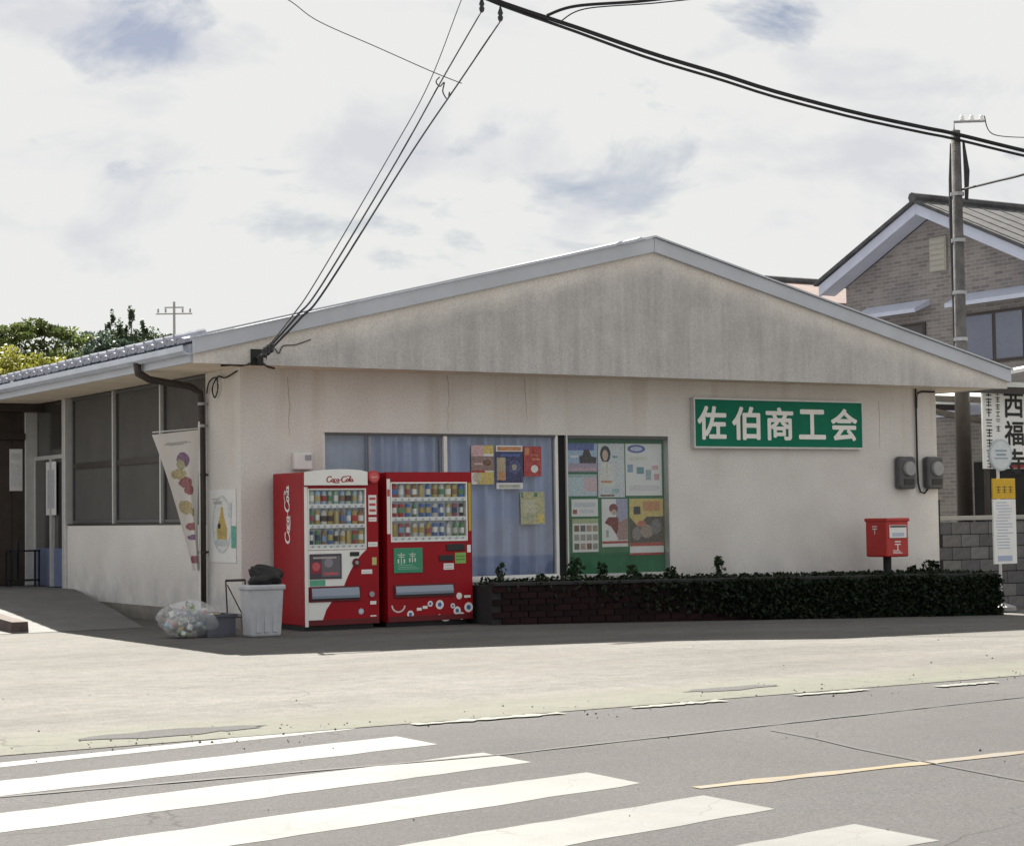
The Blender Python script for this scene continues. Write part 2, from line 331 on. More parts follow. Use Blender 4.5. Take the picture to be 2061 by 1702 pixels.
def inst(me, name, parent=None, loc=(0, 0, 0), rot=(0, 0, 0), sc=(1, 1, 1), m=None, m1=None):
    o = bpy.data.objects.new(name, me); COL.objects.link(o); o.parent = parent; o.location = loc; o.rotation_euler = rot; o.scale = sc
    if m is not None: o.material_slots[0].link = 'OBJECT'; o.material_slots[0].material = m
    if m1 is not None: o.material_slots[1].link = 'OBJECT'; o.material_slots[1].material = m1
    return o
def glyphs(mb, body, o, u, v, w, h, depth=.004, bold=0.0, shear=0.0, m=0, keep=False):
    """lettering as thin mesh filling the w x h cell whose lower left corner is o, spanned by u (reading) and v (up)"""
    c = bpy.data.curves.new('t', 'FONT'); c.body = body; c.shear = shear; c.resolution_u = 3
    t = bpy.data.objects.new('t', c); COL.objects.link(t); bpy.context.view_layer.update()
    me = bpy.data.meshes.new_from_object(t.evaluated_get(bpy.context.evaluated_depsgraph_get()))
    bpy.data.objects.remove(t); bpy.data.curves.remove(c)
    xs = [p.co.x for p in me.vertices]; ys = [p.co.y for p in me.vertices]
    if not xs: return
    x0, x1, y0, y1 = min(xs), max(xs), min(ys), max(ys)
    sx, sy = w/(x1-x0), h/max(1e-6, y1-y0)
    if keep: sx = sy = min(sx, sy)
    o, u, v = Vector(o), Vector(u), Vector(v); nrm = u.cross(v)
    sh = [(0, 0)]+([(bold*w*math.cos(a*math.pi/4), bold*w*math.sin(a*math.pi/4)) for a in range(8)] if bold else [])
    for q, (dx, dy) in enumerate(sh):
        i = len(mb.v); mb.v += [tuple(o+u*((p.co.x-x0)*sx+dx)+v*((p.co.y-y0)*sy+dy)+nrm*(depth+.00015*q)) for p in me.vertices]
        for p in me.polygons: mb.f.append(tuple(i+k for k in p.vertices)); mb.m.append(m)
    bpy.data.meshes.remove(me)
XU, ZU, YU = Vector((1, 0, 0)), Vector((0, 0, 1)), Vector((0, 1, 0))

# ------------------------------------------------------------------ ground, lot, road
def lot_z(x, y):
    k = min(1, max(0, (y+9.5)/4.5)); k = k*k*(3-2*k)
    return -.0245*min(12, max(0, x-2.4))*k
g = MB(); g.poly([(-900, -900, -.42), (900, -900, -.42), (900, 900, -.42), (-900, 900, -.42)]); tag(g.build('ground', M['earth']), kind='structure')
lot = MB(); nx, ny = 84, 64
xs = [-40+84*i/nx for i in range(nx+1)]; ys = [-10.32+70*(j/ny)**1.5 for j in range(ny+1)]
for y in ys:
    for x in xs: lot.v.append((x, y, lot_z(x, y)))
for j in range(ny):
    for i in range(nx): a = j*(nx+1)+i; lot.f.append((a, a+1, a+nx+2, a+nx+1)); lot.m.append(0)
lot_o = lot.build('concrete_forecourt', M['lot'], smooth=True); tag(lot_o, kind='structure')
rd = MB(); rd.poly([(-60, -32, -.004), (70, -32, -.004), (70, -10.25, -.004), (-60, -10.25, -.004)])
road = rd.build('road', M['asphalt']); tag(road, kind='structure')
rnd = random.Random(3)
def ribbon(x0, x1, fy, w, z, jit, n=40, vert=False):
    b = MB(); top = []; bot = []
    for k in range(n+1):
        x = x0+(x1-x0)*k/n; y = fy(x); ww = w*(1+.5*rnd.uniform(-1, 1)) if jit else w
        top.append((x, y+ww/2+jit*rnd.uniform(-1, 1), z)); bot.append((x, y-ww/2+jit*rnd.uniform(-1, 1), z))
    for k in range(n): b.poly([bot[k], bot[k+1], top[k+1], top[k]])
    return b
for k in range(8):                                   # zebra stripes, skewed against the kerb, ends cut square to the crossing
    yr = -10.03-1.005*k; b = MB(); n = 60; x0, x1 = -13.0, -3.77
    tp = []; bt = []
    wt = .10 if k == 0 else 0
    for j in range(n+1):
        x = x0+(x1-x0)*j/n; y = yr+.19*(x-x1); e = .012
        tp.append((x+rnd.uniform(-1, 1)*e, min(y+.17-.0 if k else y-.14, 99)+rnd.uniform(-1, 1)*e, -.0025)); bt.append((x, y-.33+rnd.uniform(-1, 1)*e, -.0025))
    for j in range(n): b.poly([bt[j], bt[j+1], tp[j+1], tp[j]])
    b.build('crosswalk_stripe', M['white_paint'], road)
ribbon(-3.66, 45, lambda x: -13.66, .10, -.0005, .007, 240).build('centre_line', M['yellow_paint'], road)
ribbon(-14, 45, lambda x: -11.92+.10*math.sin(x*.5)+.34*min(1, max(0, (x+3.6)/4.2))**.7, .028, .0012, .006, 400).build('tar_seam', M['tar'], road)
cb = MB(); pts = [(-1.86, -12.02), (-1.93, -12.5), (-2.06, -13.0), (-2.16, -13.6), (-2.27, -14.3), (-2.36, -15.2)]
for a, b_ in zip(pts, pts[1:]): cb.poly([(a[0]-.008, a[1], .003), (b_[0]-.008, b_[1], .003), (b_[0]+.008, b_[1], .003), (a[0]+.008, a[1], .003)])
cb.build('crack', M['crack'], road)
for x0, x1, y0 in ((-3.4, -2.3, -10.42), (-1.75, -.98, -10.44), (-.35, .32, -10.46), (.86, 1.46, -10.62), (2.1, 2.8, -10.66), (3.5, 4.3, -10.7)):
    ribbon(x0, x1, lambda x: y0, .10, .005, .012, 20).build('edge_line_dash', M['faded_paint'], road)
def patch(cx, cy, rx, ry, n=22):
    b = MB(); b.poly([(cx+rx*math.cos(2*math.pi*k/n)*(1+.25*rnd.uniform(-1, 1)), cy+ry*math.sin(2*math.pi*k/n)*(1+.3*rnd.uniform(-1, 1)), lot_z(cx, cy)+.004) for k in range(n)])
    b.build('asphalt_repair', M['asphalt'], lot_o)
patch(-4.75, -9.85, .55, .17); patch(-.35, -9.75, .42, .12)
gr = MB(); rg_ = random.Random(55)
for _ in range(600):
    if rg_.random() < .62: x, y = rg_.uniform(-9, 8), -10.22+rg_.gauss(0, .30)
    else: x, y = rg_.uniform(-9, 8), rg_.uniform(-17, -5)
    r_ = .003+.008*rg_.random()**3; z = (lot_z(x, y) if y > -10.3 else 0)+r_*.3; i = len(gr.v); a = rg_.uniform(0, 6)
    gr.v += [(x+r_*math.cos(a+k*1.5708)*rg_.uniform(.7, 1.3), y+r_*math.sin(a+k*1.5708)*rg_.uniform(.7, 1.3), z) for k in range(4)]+[(x, y, z+r_*.8), (x, y, z-r_)]
    for k in range(4): gr.f += [(i+k, i+(k+1) % 4, i+4), (i+(k+1) % 4, i+k, i+5)]; gr.m += [0, 0]
tag(gr.build('grit', M['gritstone']), 'scattered grit along the road edge', 'grit', kind='stuff')
# entrance ramp and landing at the left side
rp = MB()
for (y0, z0), (y1, z1) in (((1.15, .004), (3.2, .16)), ((3.2, .16), (5.9, .325)), ((5.9, .325), (10.6, .335))):
    def ex(y): return -.78+.76*min(1, max(0, (y-1.15)/4.6))
    rp.poly([(-3.4, y0, z0), (ex(y0), y0, z0), (ex(y1), y1, z1), (-3.4, y1, z1)])
    rp.poly([(ex(y0), y0, z0), (ex(y0), y0, -.02), (ex(y1), y1, -.02), (ex(y1), y1, z1)])
    rp.poly([(-3.4, y0, -.02), (-3.4, y0, z0), (-3.4, y1, z1), (-3.4, y1, -.02)])
tag(rp.build('entrance_ramp', M['ramp']), kind='structure')
kb = MB(); kp = [(-2.16, 1.27), (-2.24, 1.62), (-2.36, 2.1), (-2.6, 2.9), (-3.0, 4.0)]; hs = [.13, .17, .24, .30, .36]
for i in range(4):
    (xa, ya), (xb, yb) = kp[i], kp[i+1]
    for q in ([(xa-.22, ya, 0), (xa, ya, 0), (xa-.01, ya, hs[i]), (xa-.2, ya, hs[i])],): 
        p2 = [(xb-.22, yb, 0), (xb, yb, 0), (xb-.01, yb, hs[i+1]), (xb-.2, yb, hs[i+1])]
        if i == 0: kb.poly(q)
        for a in range(4): kb.poly([q[a], p2[a], p2[(a+1) % 4], q[(a+1) % 4]])
tag(kb.build('kerb_stone', M['stone'], bevel=.02), 'low dark brown kerb stone curving up beside the entrance ramp', 'kerb')

# ------------------------------------------------------------------ main building
B = thing('office_building', 'low cream plaster office with wide shallow gable and grey fascia', 'building')
WX, DEP, ZS = 11.25, 13.0, 3.10                        # width, depth, soffit level
EL, ER, FY, RX, ZE, ZR = -.87, 12.12, -.70, 5.6, 3.36, 4.92
w = MB(); w.box(0, 1.08, 0, .15, -.3, ZS+.02); w.box(6.30, WX, 0, .15, -.3, ZS+.02); w.box(1.08, 6.30, 0, .15, 2.34, ZS+.02); w.box(1.08, 6.30, 0, .15, -.3, .47)
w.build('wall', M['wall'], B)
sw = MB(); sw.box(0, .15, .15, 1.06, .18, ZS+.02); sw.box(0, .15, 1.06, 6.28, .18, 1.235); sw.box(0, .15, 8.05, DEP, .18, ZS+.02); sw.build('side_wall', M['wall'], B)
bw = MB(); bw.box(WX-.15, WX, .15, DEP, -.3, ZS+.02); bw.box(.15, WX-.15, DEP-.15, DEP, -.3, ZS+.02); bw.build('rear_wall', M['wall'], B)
fo = MB(); fo.box(-.025, .14, .15, 6.3, -.3, .18); fo.box(-.025, .14, -.02, .15, -.3, .18).build('foundation', M['foundation'], B)
gp = MB(); zt = lambda x: ZR-.16-(abs(x-RX))*.2437
gp.prism([(EL+.03, FY+.06, ZS-.02), (ER-.03, FY+.06, ZS-.02), (ER-.03, FY+.06, zt(ER-.03)), (RX, FY+.06, zt(RX)), (EL+.03, FY+.06, zt(EL+.03))], (0, .05, 0))
gp.build('gable_panel', M['gable'], B)
for sx, xe in ((-1, EL), (1, ER)):                    # sloping fascia boards with a thin metal drip edge
    f = MB(); t0, t1 = ZR, ZR-abs(xe-RX)*.2405; xr = RX+sx*.004
    f.prism([(xr, FY, t0-.19), (xe, FY, t1-.185), (xe, FY, t1), (xr, FY, t0)], (0, .055, 0)); fa = f.build('fascia_board', M['fascia'], B, bevel=.006)
    d = MB(); d.prism([(xr, FY-.03, t0+.004), (xe+sx*.02, FY-.03, t1+.004), (xe+sx*.02, FY-.03, t1+.026), (xr, FY-.03, t0+.026)], (0, .10, 0)); d.build('drip_edge', M['fascia'], fa)
so = MB(); so.box(EL+.03, ER-.03, FY+.115, -.001, ZS, ZS+.015); so.box(EL+.03, -.001, 0, DEP, ZS, ZS+.015); so.box(WX+.001, ER-.03, 0, DEP, ZS, ZS+.015); so.build('soffit', M['soffit'], B)
t = MB(); t.box(.0, WX, .001, DEP, ZS+.021, ZS+.03); t.build('ceiling', M['soffit'], B)
sf = MB(); sf.box(EL, EL+.03, FY+.11, DEP, ZS-.01, ZE-.06); sf.build('eave_board', M['fascia'], B)
sf = MB(); sf.box(ER-.03, ER, FY+.11, DEP, ZS-.01, ZE-.06); sf.build('eave_board', M['fascia'], B)
roof = MB(); ncol = 52
for sx, xe in ((-1, EL-.05), (1, ER+.05)):
    for j in range(ncol*4):
        y0, y1 = FY+.14+(DEP-FY)*j/(ncol*4), FY+.14+(DEP-FY)*(j+1)/(ncol*4)
        h = lambda jj: .035*math.sin(jj/4*2*math.pi)
        a, b = (xe, y0, ZE-.05+h(j)), (xe, y1, ZE-.05+h(j+1)); c, d = (RX, y1, ZR-.07+h(j+1)), (RX, y0, ZR-.07+h(j))
        roof.poly([a, b, c, d] if sx > 0 else [d, c, b, a])
rf = roof.build('roof', M['tile'], B)
rc = MB(); rc.tube([(RX, FY+.30, ZR-.05), (RX, DEP, ZR-.05)], .10, 8); rc.build('ridge_cap', M['tile'], rf)
# eave tiles on the left: a flat pan front with the round-ended roll beside it, one part each
tm = MB(); tm.prism([(0, 0, -.045), (0, .235, -.045), (0, .235, -.01), (0, .19, .012), (0, .10, .018), (0, .03, .006), (0, 0, 0)], (.36, 0, .085))
tm.tube([(-.012, .265, .018), (.36, .265, .106)], .052, 10)
tme = tm.mesh('eave_tile', M['tile'])
k = 0; y = FY+.10
while y < DEP-.3:
    inst(tme, 'eave_tile', rf, (EL-.075, y, ZE-.005+rnd.uniform(-.006, .006)), (0, 0, rnd.uniform(-.01, .01))); y += .318
gt = MB(); gpts = [(EL-.125, ZE-.085), (EL-.12, ZE-.15), (EL-.06, ZE-.185), (EL-.004, ZE-.18), (EL-.004, ZE-.17), (EL-.06, ZE-.172), (EL-.108, ZE-.145), (EL-.113, ZE-.085)]
gt.prism([(p[0], FY+.05, p[1]) for p in gpts], (0, DEP-FY-.05, 0)); gt.build('gutter', M['gutter'], B)
dp = MB(); dp.tube([(EL-.07, .92, ZE-.17), (EL-.05, .93, 3.07), (EL+.10, .95, 3.0), (-.22, 1.00, 2.93), (-.09, 1.02, 2.86), (-.075, 1.02, 2.70), (-.075, 1.00, 1.6), (-.075, 1.0, .22)], [.05, .05, .044, .042, .042, .042, .042, .042], 10)
dpo = dp.build('downpipe', M['brown'], B, smooth=True)
for z in (2.72, 2.45, 1.85, .9):
    c = MB(); c.lathe([(.046, -.018), (.052, -.018), (.052, .018), (.046, .018)], (-.075, 1.0, z), 12); c.box(-.03, -.002, .985, 1.015, z-.012, z+.012); c.build('pipe_clip', M['steel'] if z > 2.4 else M['brown'], dpo)
# side windows: three tall smoky panes between pale mullions
for y0, y1 in ((1.06, 2.62), (2.68, 4.40), (4.46, 6.22)):
    wn = MB(); wn.box(.085, .10, y0-.03, y1+.03, 1.25, ZS+.01); p = wn.build('window_pane', M['screen'], B)
    t = MB(); t.box(.062, .084, y0, y1, 2.06, 2.14); t.build('dark_reflection_bar', M['brown'], p)  # dark bar added to imitate a reflection across the pane
    t = MB(); t.box(.055, .083, y0, y0+.035, 1.27, ZS-.03); t.box(.055, .083, y1-.035, y1, 1.27, ZS-.03); t.box(.055, .083, y0+.035, y1-.035, 1.27, 1.31); t.box(.055, .083, y0+.035, y1-.035, ZS-.04, ZS); t.build('sash', M['metergrey'], p)
for y0 in (2.62, 4.40):
    t = MB(); t.box(.018, .11, y0+.005, y0+.05, 1.255, ZS); t.build('mullion', M['alu'], B)
t = MB(); t.box(.0, .16, 1.06, 6.28, 1.236, 1.262); t.build('window_sill', M['brown'], B)
t = MB(); t.box(-.04, .12, 6.28, 6.42, .18, ZS); t.build('entrance_post', M['alu'], B, bevel=.01)
# recessed entrance: sliding glass doors with paper notices, pale blue kick panel, wooden wing beyond
t = MB(); t.box(.10, .125, 6.42, 8.0, 2.3, ZS); en = t.build('transom_glass', M['darkglass'], B)
t = MB(); t.box(.10, .125, 6.42, 7.25, .9, 2.24); t.build('door_glass', M['darkglass'], B)
t = MB(); t.box(.06, .085, 7.2, 8.0, .9, 2.24); t.build('door_glass', M['darkglass'], B)
t = MB(); t.box(.085, .14, 6.42, 7.25, .33, .9); t.build('kick_panel', M['bluepanel'], B)
t = MB(); t.box(.05, .1, 7.25, 8.0, .33, .9); t.build('kick_panel', M['bluepanel'], B)
t = MB(); t.box(.05, .13, 6.42, 8.0, 2.24, 2.3); t.box(.045, .10, 7.16, 7.24, .33, 2.24); t.box(.045, .10, 7.93, 8.0, .33, 2.24); t.box(.08, .13, 6.42, 6.48, .33, 2.24); t.build('door_frame', M['alu'], B)
t = MB(); t.box(-.10, .10, 7.96, 8.10, .33, 2.99); t.build('entrance_post', M['alu'], B, bevel=.01)
t = MB(); t.box(-1.9, -.10, 8.0, 8.12, .33, 3.05); wing = t.build('timber_wing', M['wood'], B)
for k in range(9):
    x0 = -1.9+.2*k; t = MB(); t.box(x0+.004, x0+.194, 7.975, 7.999, .35, 2.55); t.build('plank', M['wood'], wing)
t = MB(); t.box(-1.9, -.10, 7.94, 7.998, 2.56, 2.66); t.build('lintel', M['brown'], wing)
t = MB(); t.box(-1.9, .1, 7.6, 7.99, 2.98, 3.09); t.build('header_beam', M['brown'], B)
PRN = {}
def printed(m):
    if m.name not in PRN:
        b = m.node_tree.nodes['Principled BSDF']; r = m.node_tree.nodes.get('Color Ramp') or m.node_tree.nodes.get('ColorRamp')
        c0, c1 = r.color_ramp.elements[0].color, r.color_ramp.elements[1].color; mid = [(a+d)/2 for a, d in zip(c0[:3], c1[:3])]; lum = sum(mid)/3; mid = [x*.78+lum*.22+.015 for x in mid]; n = NT('mottled_'+m.name)
        a = n.ramp(n.noise(38, 5, .7), [(.30, tuple(x*.6 for x in mid)), (.48, tuple(mid)), (.68, tuple(min(.70, x*1.12+.07) for x in mid))])
        h = n.ramp(n.noise(31, 3, .6, n.map((1, 1, 1), (5, 2, 8))), [(.36, (.88, .94, 1.0)), (.5, (1.0, 1.0, 1.0)), (.64, (1.0, .94, .86))])
        n.out(n.mix(1.0, a, h, 'MULTIPLY'), .5, .3); PRN[m.name] = n.m
    return PRN[m.name]
def paper(name, label, x0, x1, y, z0, z1, pats=(), base='paper', side=False):
    b = MB(); ms = [M[base]]
    if not side: b.box(x0, x1, y-.004, y, z0, z1)
    else: b.box(y-.004, y, x0, x1, z0, z1)
    wd, ht = x1-x0, z1-z0
    for q, (pl, colr) in enumerate(pats):
        colr = printed(colr)
        if colr not in ms: ms.append(colr)
        off = .0052+.0004*q
        if not side: b.poly([(x0+u*wd, y-off, z0+v*ht) for u, v in pl], ms.index(colr))
        else: b.poly([(y-off, x1-u*wd, z0+v*ht) for u, v in pl], ms.index(colr))
    o = b.build(name, ms); tag(o, label, 'poster' if 'poster' in name else 'notice'); return o
def rc_(u0, v0, u1, v1): return [(u0, v0), (u1, v0), (u1, v1), (u0, v1)]
def el(cx, cy, rx, ry, n=14): return [(cx+rx*math.cos(2*math.pi*k/n), cy+ry*math.sin(2*math.pi*k/n)) for k in range(n)]
DG = C(.05, .05, .06)
paper('notice', 'tall white notice pinned to the brown timber wing at the left edge', -.34, -.14, 7.974, 1.78, 2.42, [(rc_(.1, .75, .9, .9), C(.55, .57, .62)), (rc_(.1, .1, .9, .65), C(.62, .63, .67))])
paper('notice', 'pale grey paper sheet hung inside the entrance door beside the post', 6.95, 7.42, .055, 1.4, 2.2, [(rc_(.15, .12, .85, .85), C(.42, .44, .50))], side=True)
# umbrella stand by the entrance
us = thing('umbrella_stand', 'black metal umbrella stand on the landing beside the entrance door', 'umbrella stand', (-.3, 7.45, .335))
t = MB()
for x in (-.22, .22):
    for y in (-.1, .1): t = MB(); t.box(x-.012, x+.012, y-.012, y+.012, 0, .55); t.build('leg', M['black'], us)
for z in (.08, .52):
    t = MB(); t.box(-.235, .235, -.112, -.088, z, z+.025); t.box(-.235, .235, .088, .112, z, z+.025); t.box(-.235, -.21, -.088, .088, z, z+.025); t.box(.21, .235, -.088, .088, z, z+.025); t.build('rail', M['black'], us)
t = MB(); t.tube([(-.1, 0, .06), (-.1, .02, .45), (-.08, .03, .62), (-.06, .03, .72)], [.03, .055, .03, .01], 8); t.build('furled_umbrella', M['black'], us)

# front window: glazing, white posts, curtains behind, glazed notice case on the right
fr = MB()
for x0, x1 in ((1.08, 1.12), (4.46, 4.505)): fr.box(x0, x1, .02, .09, .47, 2.34)
fr.box(1.12, 4.46, .02, .09, .47, .53); fr.build('window_frame', M['white'], B, bevel=.004)
fr = MB(); fr.box(1.12, 4.46, .01, .09, 2.31, 2.338); fr.build('window_head_shadow_line', M['metergrey'], B)  # head coloured dark grey to paint the shadow line at the top
t = MB(); t.box(2.78, 2.83, .015, .095, .53, 2.31); t.build('window_post', M['white'], B)
t = MB(); t.box(1.73, 1.765, .05, .095, .53, 2.31); t.build('window_post', M['vgrey'], B)
for x0, x1 in ((1.12, 1.73), (1.765, 2.78), (2.83, 4.46)):
    t = MB(); t.box(x0, x1, .055, .061, .53, 2.31); t.build('window_pane', M['glass'], B)
t = MB(); t.box(1.06, 4.55, -.03, .018, .455, .50); t.build('window_sill', M['white'], B, bevel=.006)
def curtain(x0, x1, y, z0, z1, period, amp, m, seed):
    r = random.Random(seed); b = MB(); n = int((x1-x0)/.018); rows = 5; ph = [r.uniform(0, 6.3) for _ in range(4)]
    for j in range(rows+1):
        z = z0+(z1-z0)*j/rows
        for i in range(n+1):
            x = x0+(x1-x0)*i/n
            yy = y+amp*math.sin(2*math.pi*x/period+ph[0]+.35*math.sin(x*3+ph[1])+.05*j)+amp*.45*math.sin(2*math.pi*x/period*1.9+ph[2])+.012*j*math.sin(x*2+ph[3])*.2
            b.v.append((x, yy, z))
    for j in range(rows):
        for i in range(n): a = j*(n+1)+i; b.f.append((a, a+1, a+n+2, a+n+1)); b.m.append(0)
    b.build('curtain', m, B, smooth=True)
curtain(1.10, 1.78, .20, .5, 2.33, .30, .016, M['curtain_pale'], 1)
curtain(1.74, 2.82, .21, .5, 2.33, .20, .06, M['curtain'], 2)
curtain(2.80, 4.47, .20, .5, 2.33, .24, .062, M['curtain'], 3)
t = MB(); t.box(1.08, 4.60, .40, .42, .3, 2.5); t.build('room_backing', M['darkroom'], B)
t = MB(); t.box(4.506, 4.619, .035, .149, .47, 2.338); t.build('gap_backing', M['darkroom'], B)
cs = MB(); cs.box(4.62, 6.30, .11, .14, .47, 2.34); case = cs.build('notice_case', M['board'], B)
t = MB(); t.box(4.62, 4.645, .0, .108, .47, 2.34); t.box(6.272, 6.298, -.008, .108, .47, 2.34); t.box(4.66, 6.272, .0, .108, .472, .51); t.build('case_frame', M['alu'], case, bevel=.003)
t = MB(); t.box(4.645, 6.272, -.004, .108, 2.30, 2.338); t.build('case_head_shadow_line', M['metergrey'], case)  # dark grey colour puts a shadow line along the case top
t = MB(); t.box(4.66, 6.272, .016, .021, .51, 2.30); t.build('case_glass', M['caseglass'], case)
# posters taped inside the window glass
OR_, YE, RD, BL, LB, PK, WH, GN, BK, BR, SK, TL, NV = C(.55, .22, .06), C(.60, .46, .08), C(.42, .02, .02), C(.06, .11, .42), C(.30, .45, .68), C(.60, .34, .38), C(.70, .70, .68), C(.08, .24, .10), C(.025, .02, .03), C(.17, .08, .05), C(.55, .36, .28), C(.10, .32, .38), C(.03, .04, .14)
paper('window_poster', 'pink and yellow food poster taped in the blue curtained window', 3.20, 3.53, .050, 1.70, 2.20, [(rc_(0, .72, .55, 1), PK), (rc_(.55, .78, 1, 1), YE), (rc_(0, .35, 1, .72), C(.27, .17, .15)), (rc_(.25, 0, 1, .32), YE), (el(.25, .18, .2, .12), C(.5, .45, .32)), (rc_(0, .3, .6, .36), RD), (rc_(.1, .5, .5, .55), PK), (el(.7, .55, .2, .08), BR)], base='paper')
paper('window_poster', 'dark blue event poster with pale border between two posters in the window', 3.57, 3.97, .050, 1.64, 2.20, [(rc_(0, .14, 1, .86), NV), (rc_(.05, .88, .95, .97), OR_), (rc_(.03, .2, .35, .72), C(.42, .33, .2)), (el(.68, .5, .24, .16), C(.06, .07, .22)), (el(.68, .5, .1, .07), C(.3, .3, .2)), (rc_(.1, .03, .9, .1), C(.38, .42, .36)), (rc_(.2, .75, .9, .8), BL), (rc_(.1, .2, .3, .4), OR_)], base='paper')
paper('window_poster', 'small bright red poster with a white disc near the window post', 3.99, 4.26, .050, 1.80, 2.19, [(rc_(0, 0, 1, 1), RD), (el(.6, .25, .2, .13), WH), (rc_(.05, .72, .3, .95), OR_), (rc_(.45, .55, .9, .6), OR_), (rc_(.4, .68, .9, .74), C(.5, .1, .05))], base='darkred')
paper('window_poster', 'pale yellow green leaflet taped low in the curtained window', 3.93, 4.30, .050, 1.18, 1.60, [(rc_(.0, .0, 1, 1), C(.42, .42, .22)), (rc_(.03, .82, .12, .98), GN), (rc_(.55, .84, .7, .98), GN), (rc_(.1, .35, .6, .75), C(.46, .46, .33)), (rc_(.7, .05, .97, .3), YE), (rc_(.15, .1, .55, .3), C(.36, .38, .25))])
# posters on the notice board
Yb = .109
paper('poster', 'blue sky poster with dark castle shape at the top of the green board', 4.71, 5.18, Yb, 1.86, 2.24, [(rc_(0, .3, 1, 1), LB), (rc_(0, .75, .9, 1), BL), ([(.4, .3), (.95, .3), (.98, .5), (.8, .55), (.72, .78), (.55, .78), (.5, .58), (.38, .55)], BK), (rc_(0, .0, 1, .3), C(.35, .28, .42)), (rc_(.05, .06, .95, .13), PK), (rc_(.1, .5, .35, .58), WH)])
paper('poster', 'pale poster of a dark haired woman in a white coat on the board', 5.19, 5.62, Yb-.002, 1.52, 2.24, [(rc_(0, 0, 1, 1), C(.56, .61, .66)), (el(.28, .80, .20, .16), BK), (el(.27, .78, .11, .105), SK), ([(.05, .2), (.1, .58), (.22, .66), (.36, .66), (.52, .58), (.62, .2)], C(.68, .66, .62)), (rc_(.1, .27, .52, .31), OR_), ([(.3, .45), (.33, .45), (.36, .64), (.33, .64)], C(.45, .42, .4)), (rc_(.55, .73, .75, .77), TL), (rc_(.08, .02, .6, .05), BR), (rc_(.5, .08, .8, .16), C(.3, .45, .5))])
paper('poster', 'white poster with blue oval mark and scattered small pictures on the board', 5.64, 6.24, Yb, 1.54, 2.24, [(el(.3, .90, .25, .08), BL), (el(.3, .90, .17, .045), C(.45, .5, .7)), (rc_(.05, .45, .2, .6), C(.2, .33, .5)), (rc_(.3, .42, .5, .55), TL), (rc_(.55, .3, .7, .5), C(.3, .4, .45)), (rc_(.72, .5, .9, .58), PK), (rc_(.78, .3, .92, .42), C(.55, .3, .33)), (rc_(.1, .1, .9, .2), C(.62, .58, .64)), (rc_(.1, .68, .6, .75), C(.6, .65, .55))])
paper('poster', 'pale blue and pink leaflet under the castle poster on the board', 4.70, 5.17, Yb, 1.54, 1.83, [(rc_(0, 0, 1, 1), C(.42, .56, .66)), (rc_(.55, .2, 1, .85), C(.60, .42, .48)), (rc_(.0, .86, 1, 1), C(.30, .44, .44))])
paper('poster', 'small white card with red mark on the left of the board', 4.76, 5.18, Yb, 1.27, 1.50, [(rc_(.05, .15, .2, .4), RD), (rc_(.1, .55, .9, .8), C(.52, .56, .66)), (rc_(.3, .2, .85, .4), C(.58, .6, .66))])
paper('poster', 'list of small food pictures pinned low on the green board', 4.77, 5.18, Yb, .80, 1.24, [(rc_(0, .86, 1, 1), C(.36, .42, .22))] + [(rc_(.06+.24*i, .08+.27*j, .25+.24*i, .26+.27*j), random.Random(i*7+j).choice([BR, C(.3, .3, .28), C(.38, .25, .2), C(.1, .1, .1)])) for i in range(4) for j in range(3)])
paper('poster', 'white poster with dark red dressed figure in the middle of the board', 5.24, 5.66, Yb-.001, .86, 1.50, [(rc_(.55, .2, 1, 1), C(.33, .32, .50)), (el(.45, .80, .17, .10), C(.22, .02, .03)), (el(.46, .72, .1, .06), SK), ([(.1, .5), (.25, .62), (.62, .62), (.68, .4), (.55, .25), (.35, .42)], C(.20, .015, .03)), (rc_(.0, .07, 1, .12), RD), ([(.6, .14), (1, .14), (1, .6), (.62, .5)], C(.36, .2, .2)), (rc_(.15, .2, .25, .35), C(.3, .4, .4))])
paper('poster', 'yellow topped poster over a dark crowd picture on the board', 5.69, 6.25, Yb-.001, .74, 1.50, [(rc_(0, .22, 1, 1), C(.07, .06, .065)), (rc_(0, .68, 1, 1), YE), ([(0, .68), (.25, .5), (.5, .68)], YE), (rc_(.12, .72, .32, .86), BK), (rc_(.4, .78, .9, .95), OR_), (el(.35, .55, .14, .06), C(.5, .12, .08)), (el(.5, .42, .2, .12), C(.3, .22, .2)), (el(.2, .38, .14, .12), C(.22, .2, .2)), (el(.78, .5, .16, .14), C(.15, .15, .17)), (rc_(0, .0, 1, .04), RD), (rc_(0, .16, 1, .22), RD)])

rk = random.Random(17)
for x0, z0, z1 in ((2.83, 2.36, 3.08), (3.98, 2.5, 3.08), (.62, 2.3, 3.0), (10.1, 2.2, 2.9)):
    b = MB(); n_ = 14; P_ = []
    xx = x0
    for k in range(n_+1): xx += rk.uniform(-.012, .012); P_.append((xx, z1+(z0-z1)*k/n_))
    for k in range(n_): w_ = .0045*(1-.5*k/n_); b.poly([(P_[k][0]-w_, -.0015, P_[k][1]), (P_[k][0]+w_, -.0015, P_[k][1]), (P_[k+1][0]+w_*.9, -.0015, P_[k+1][1]), (P_[k+1][0]-w_*.9, -.0015, P_[k+1][1])])
    b.build('hairline_crack', M['crackline'], B)
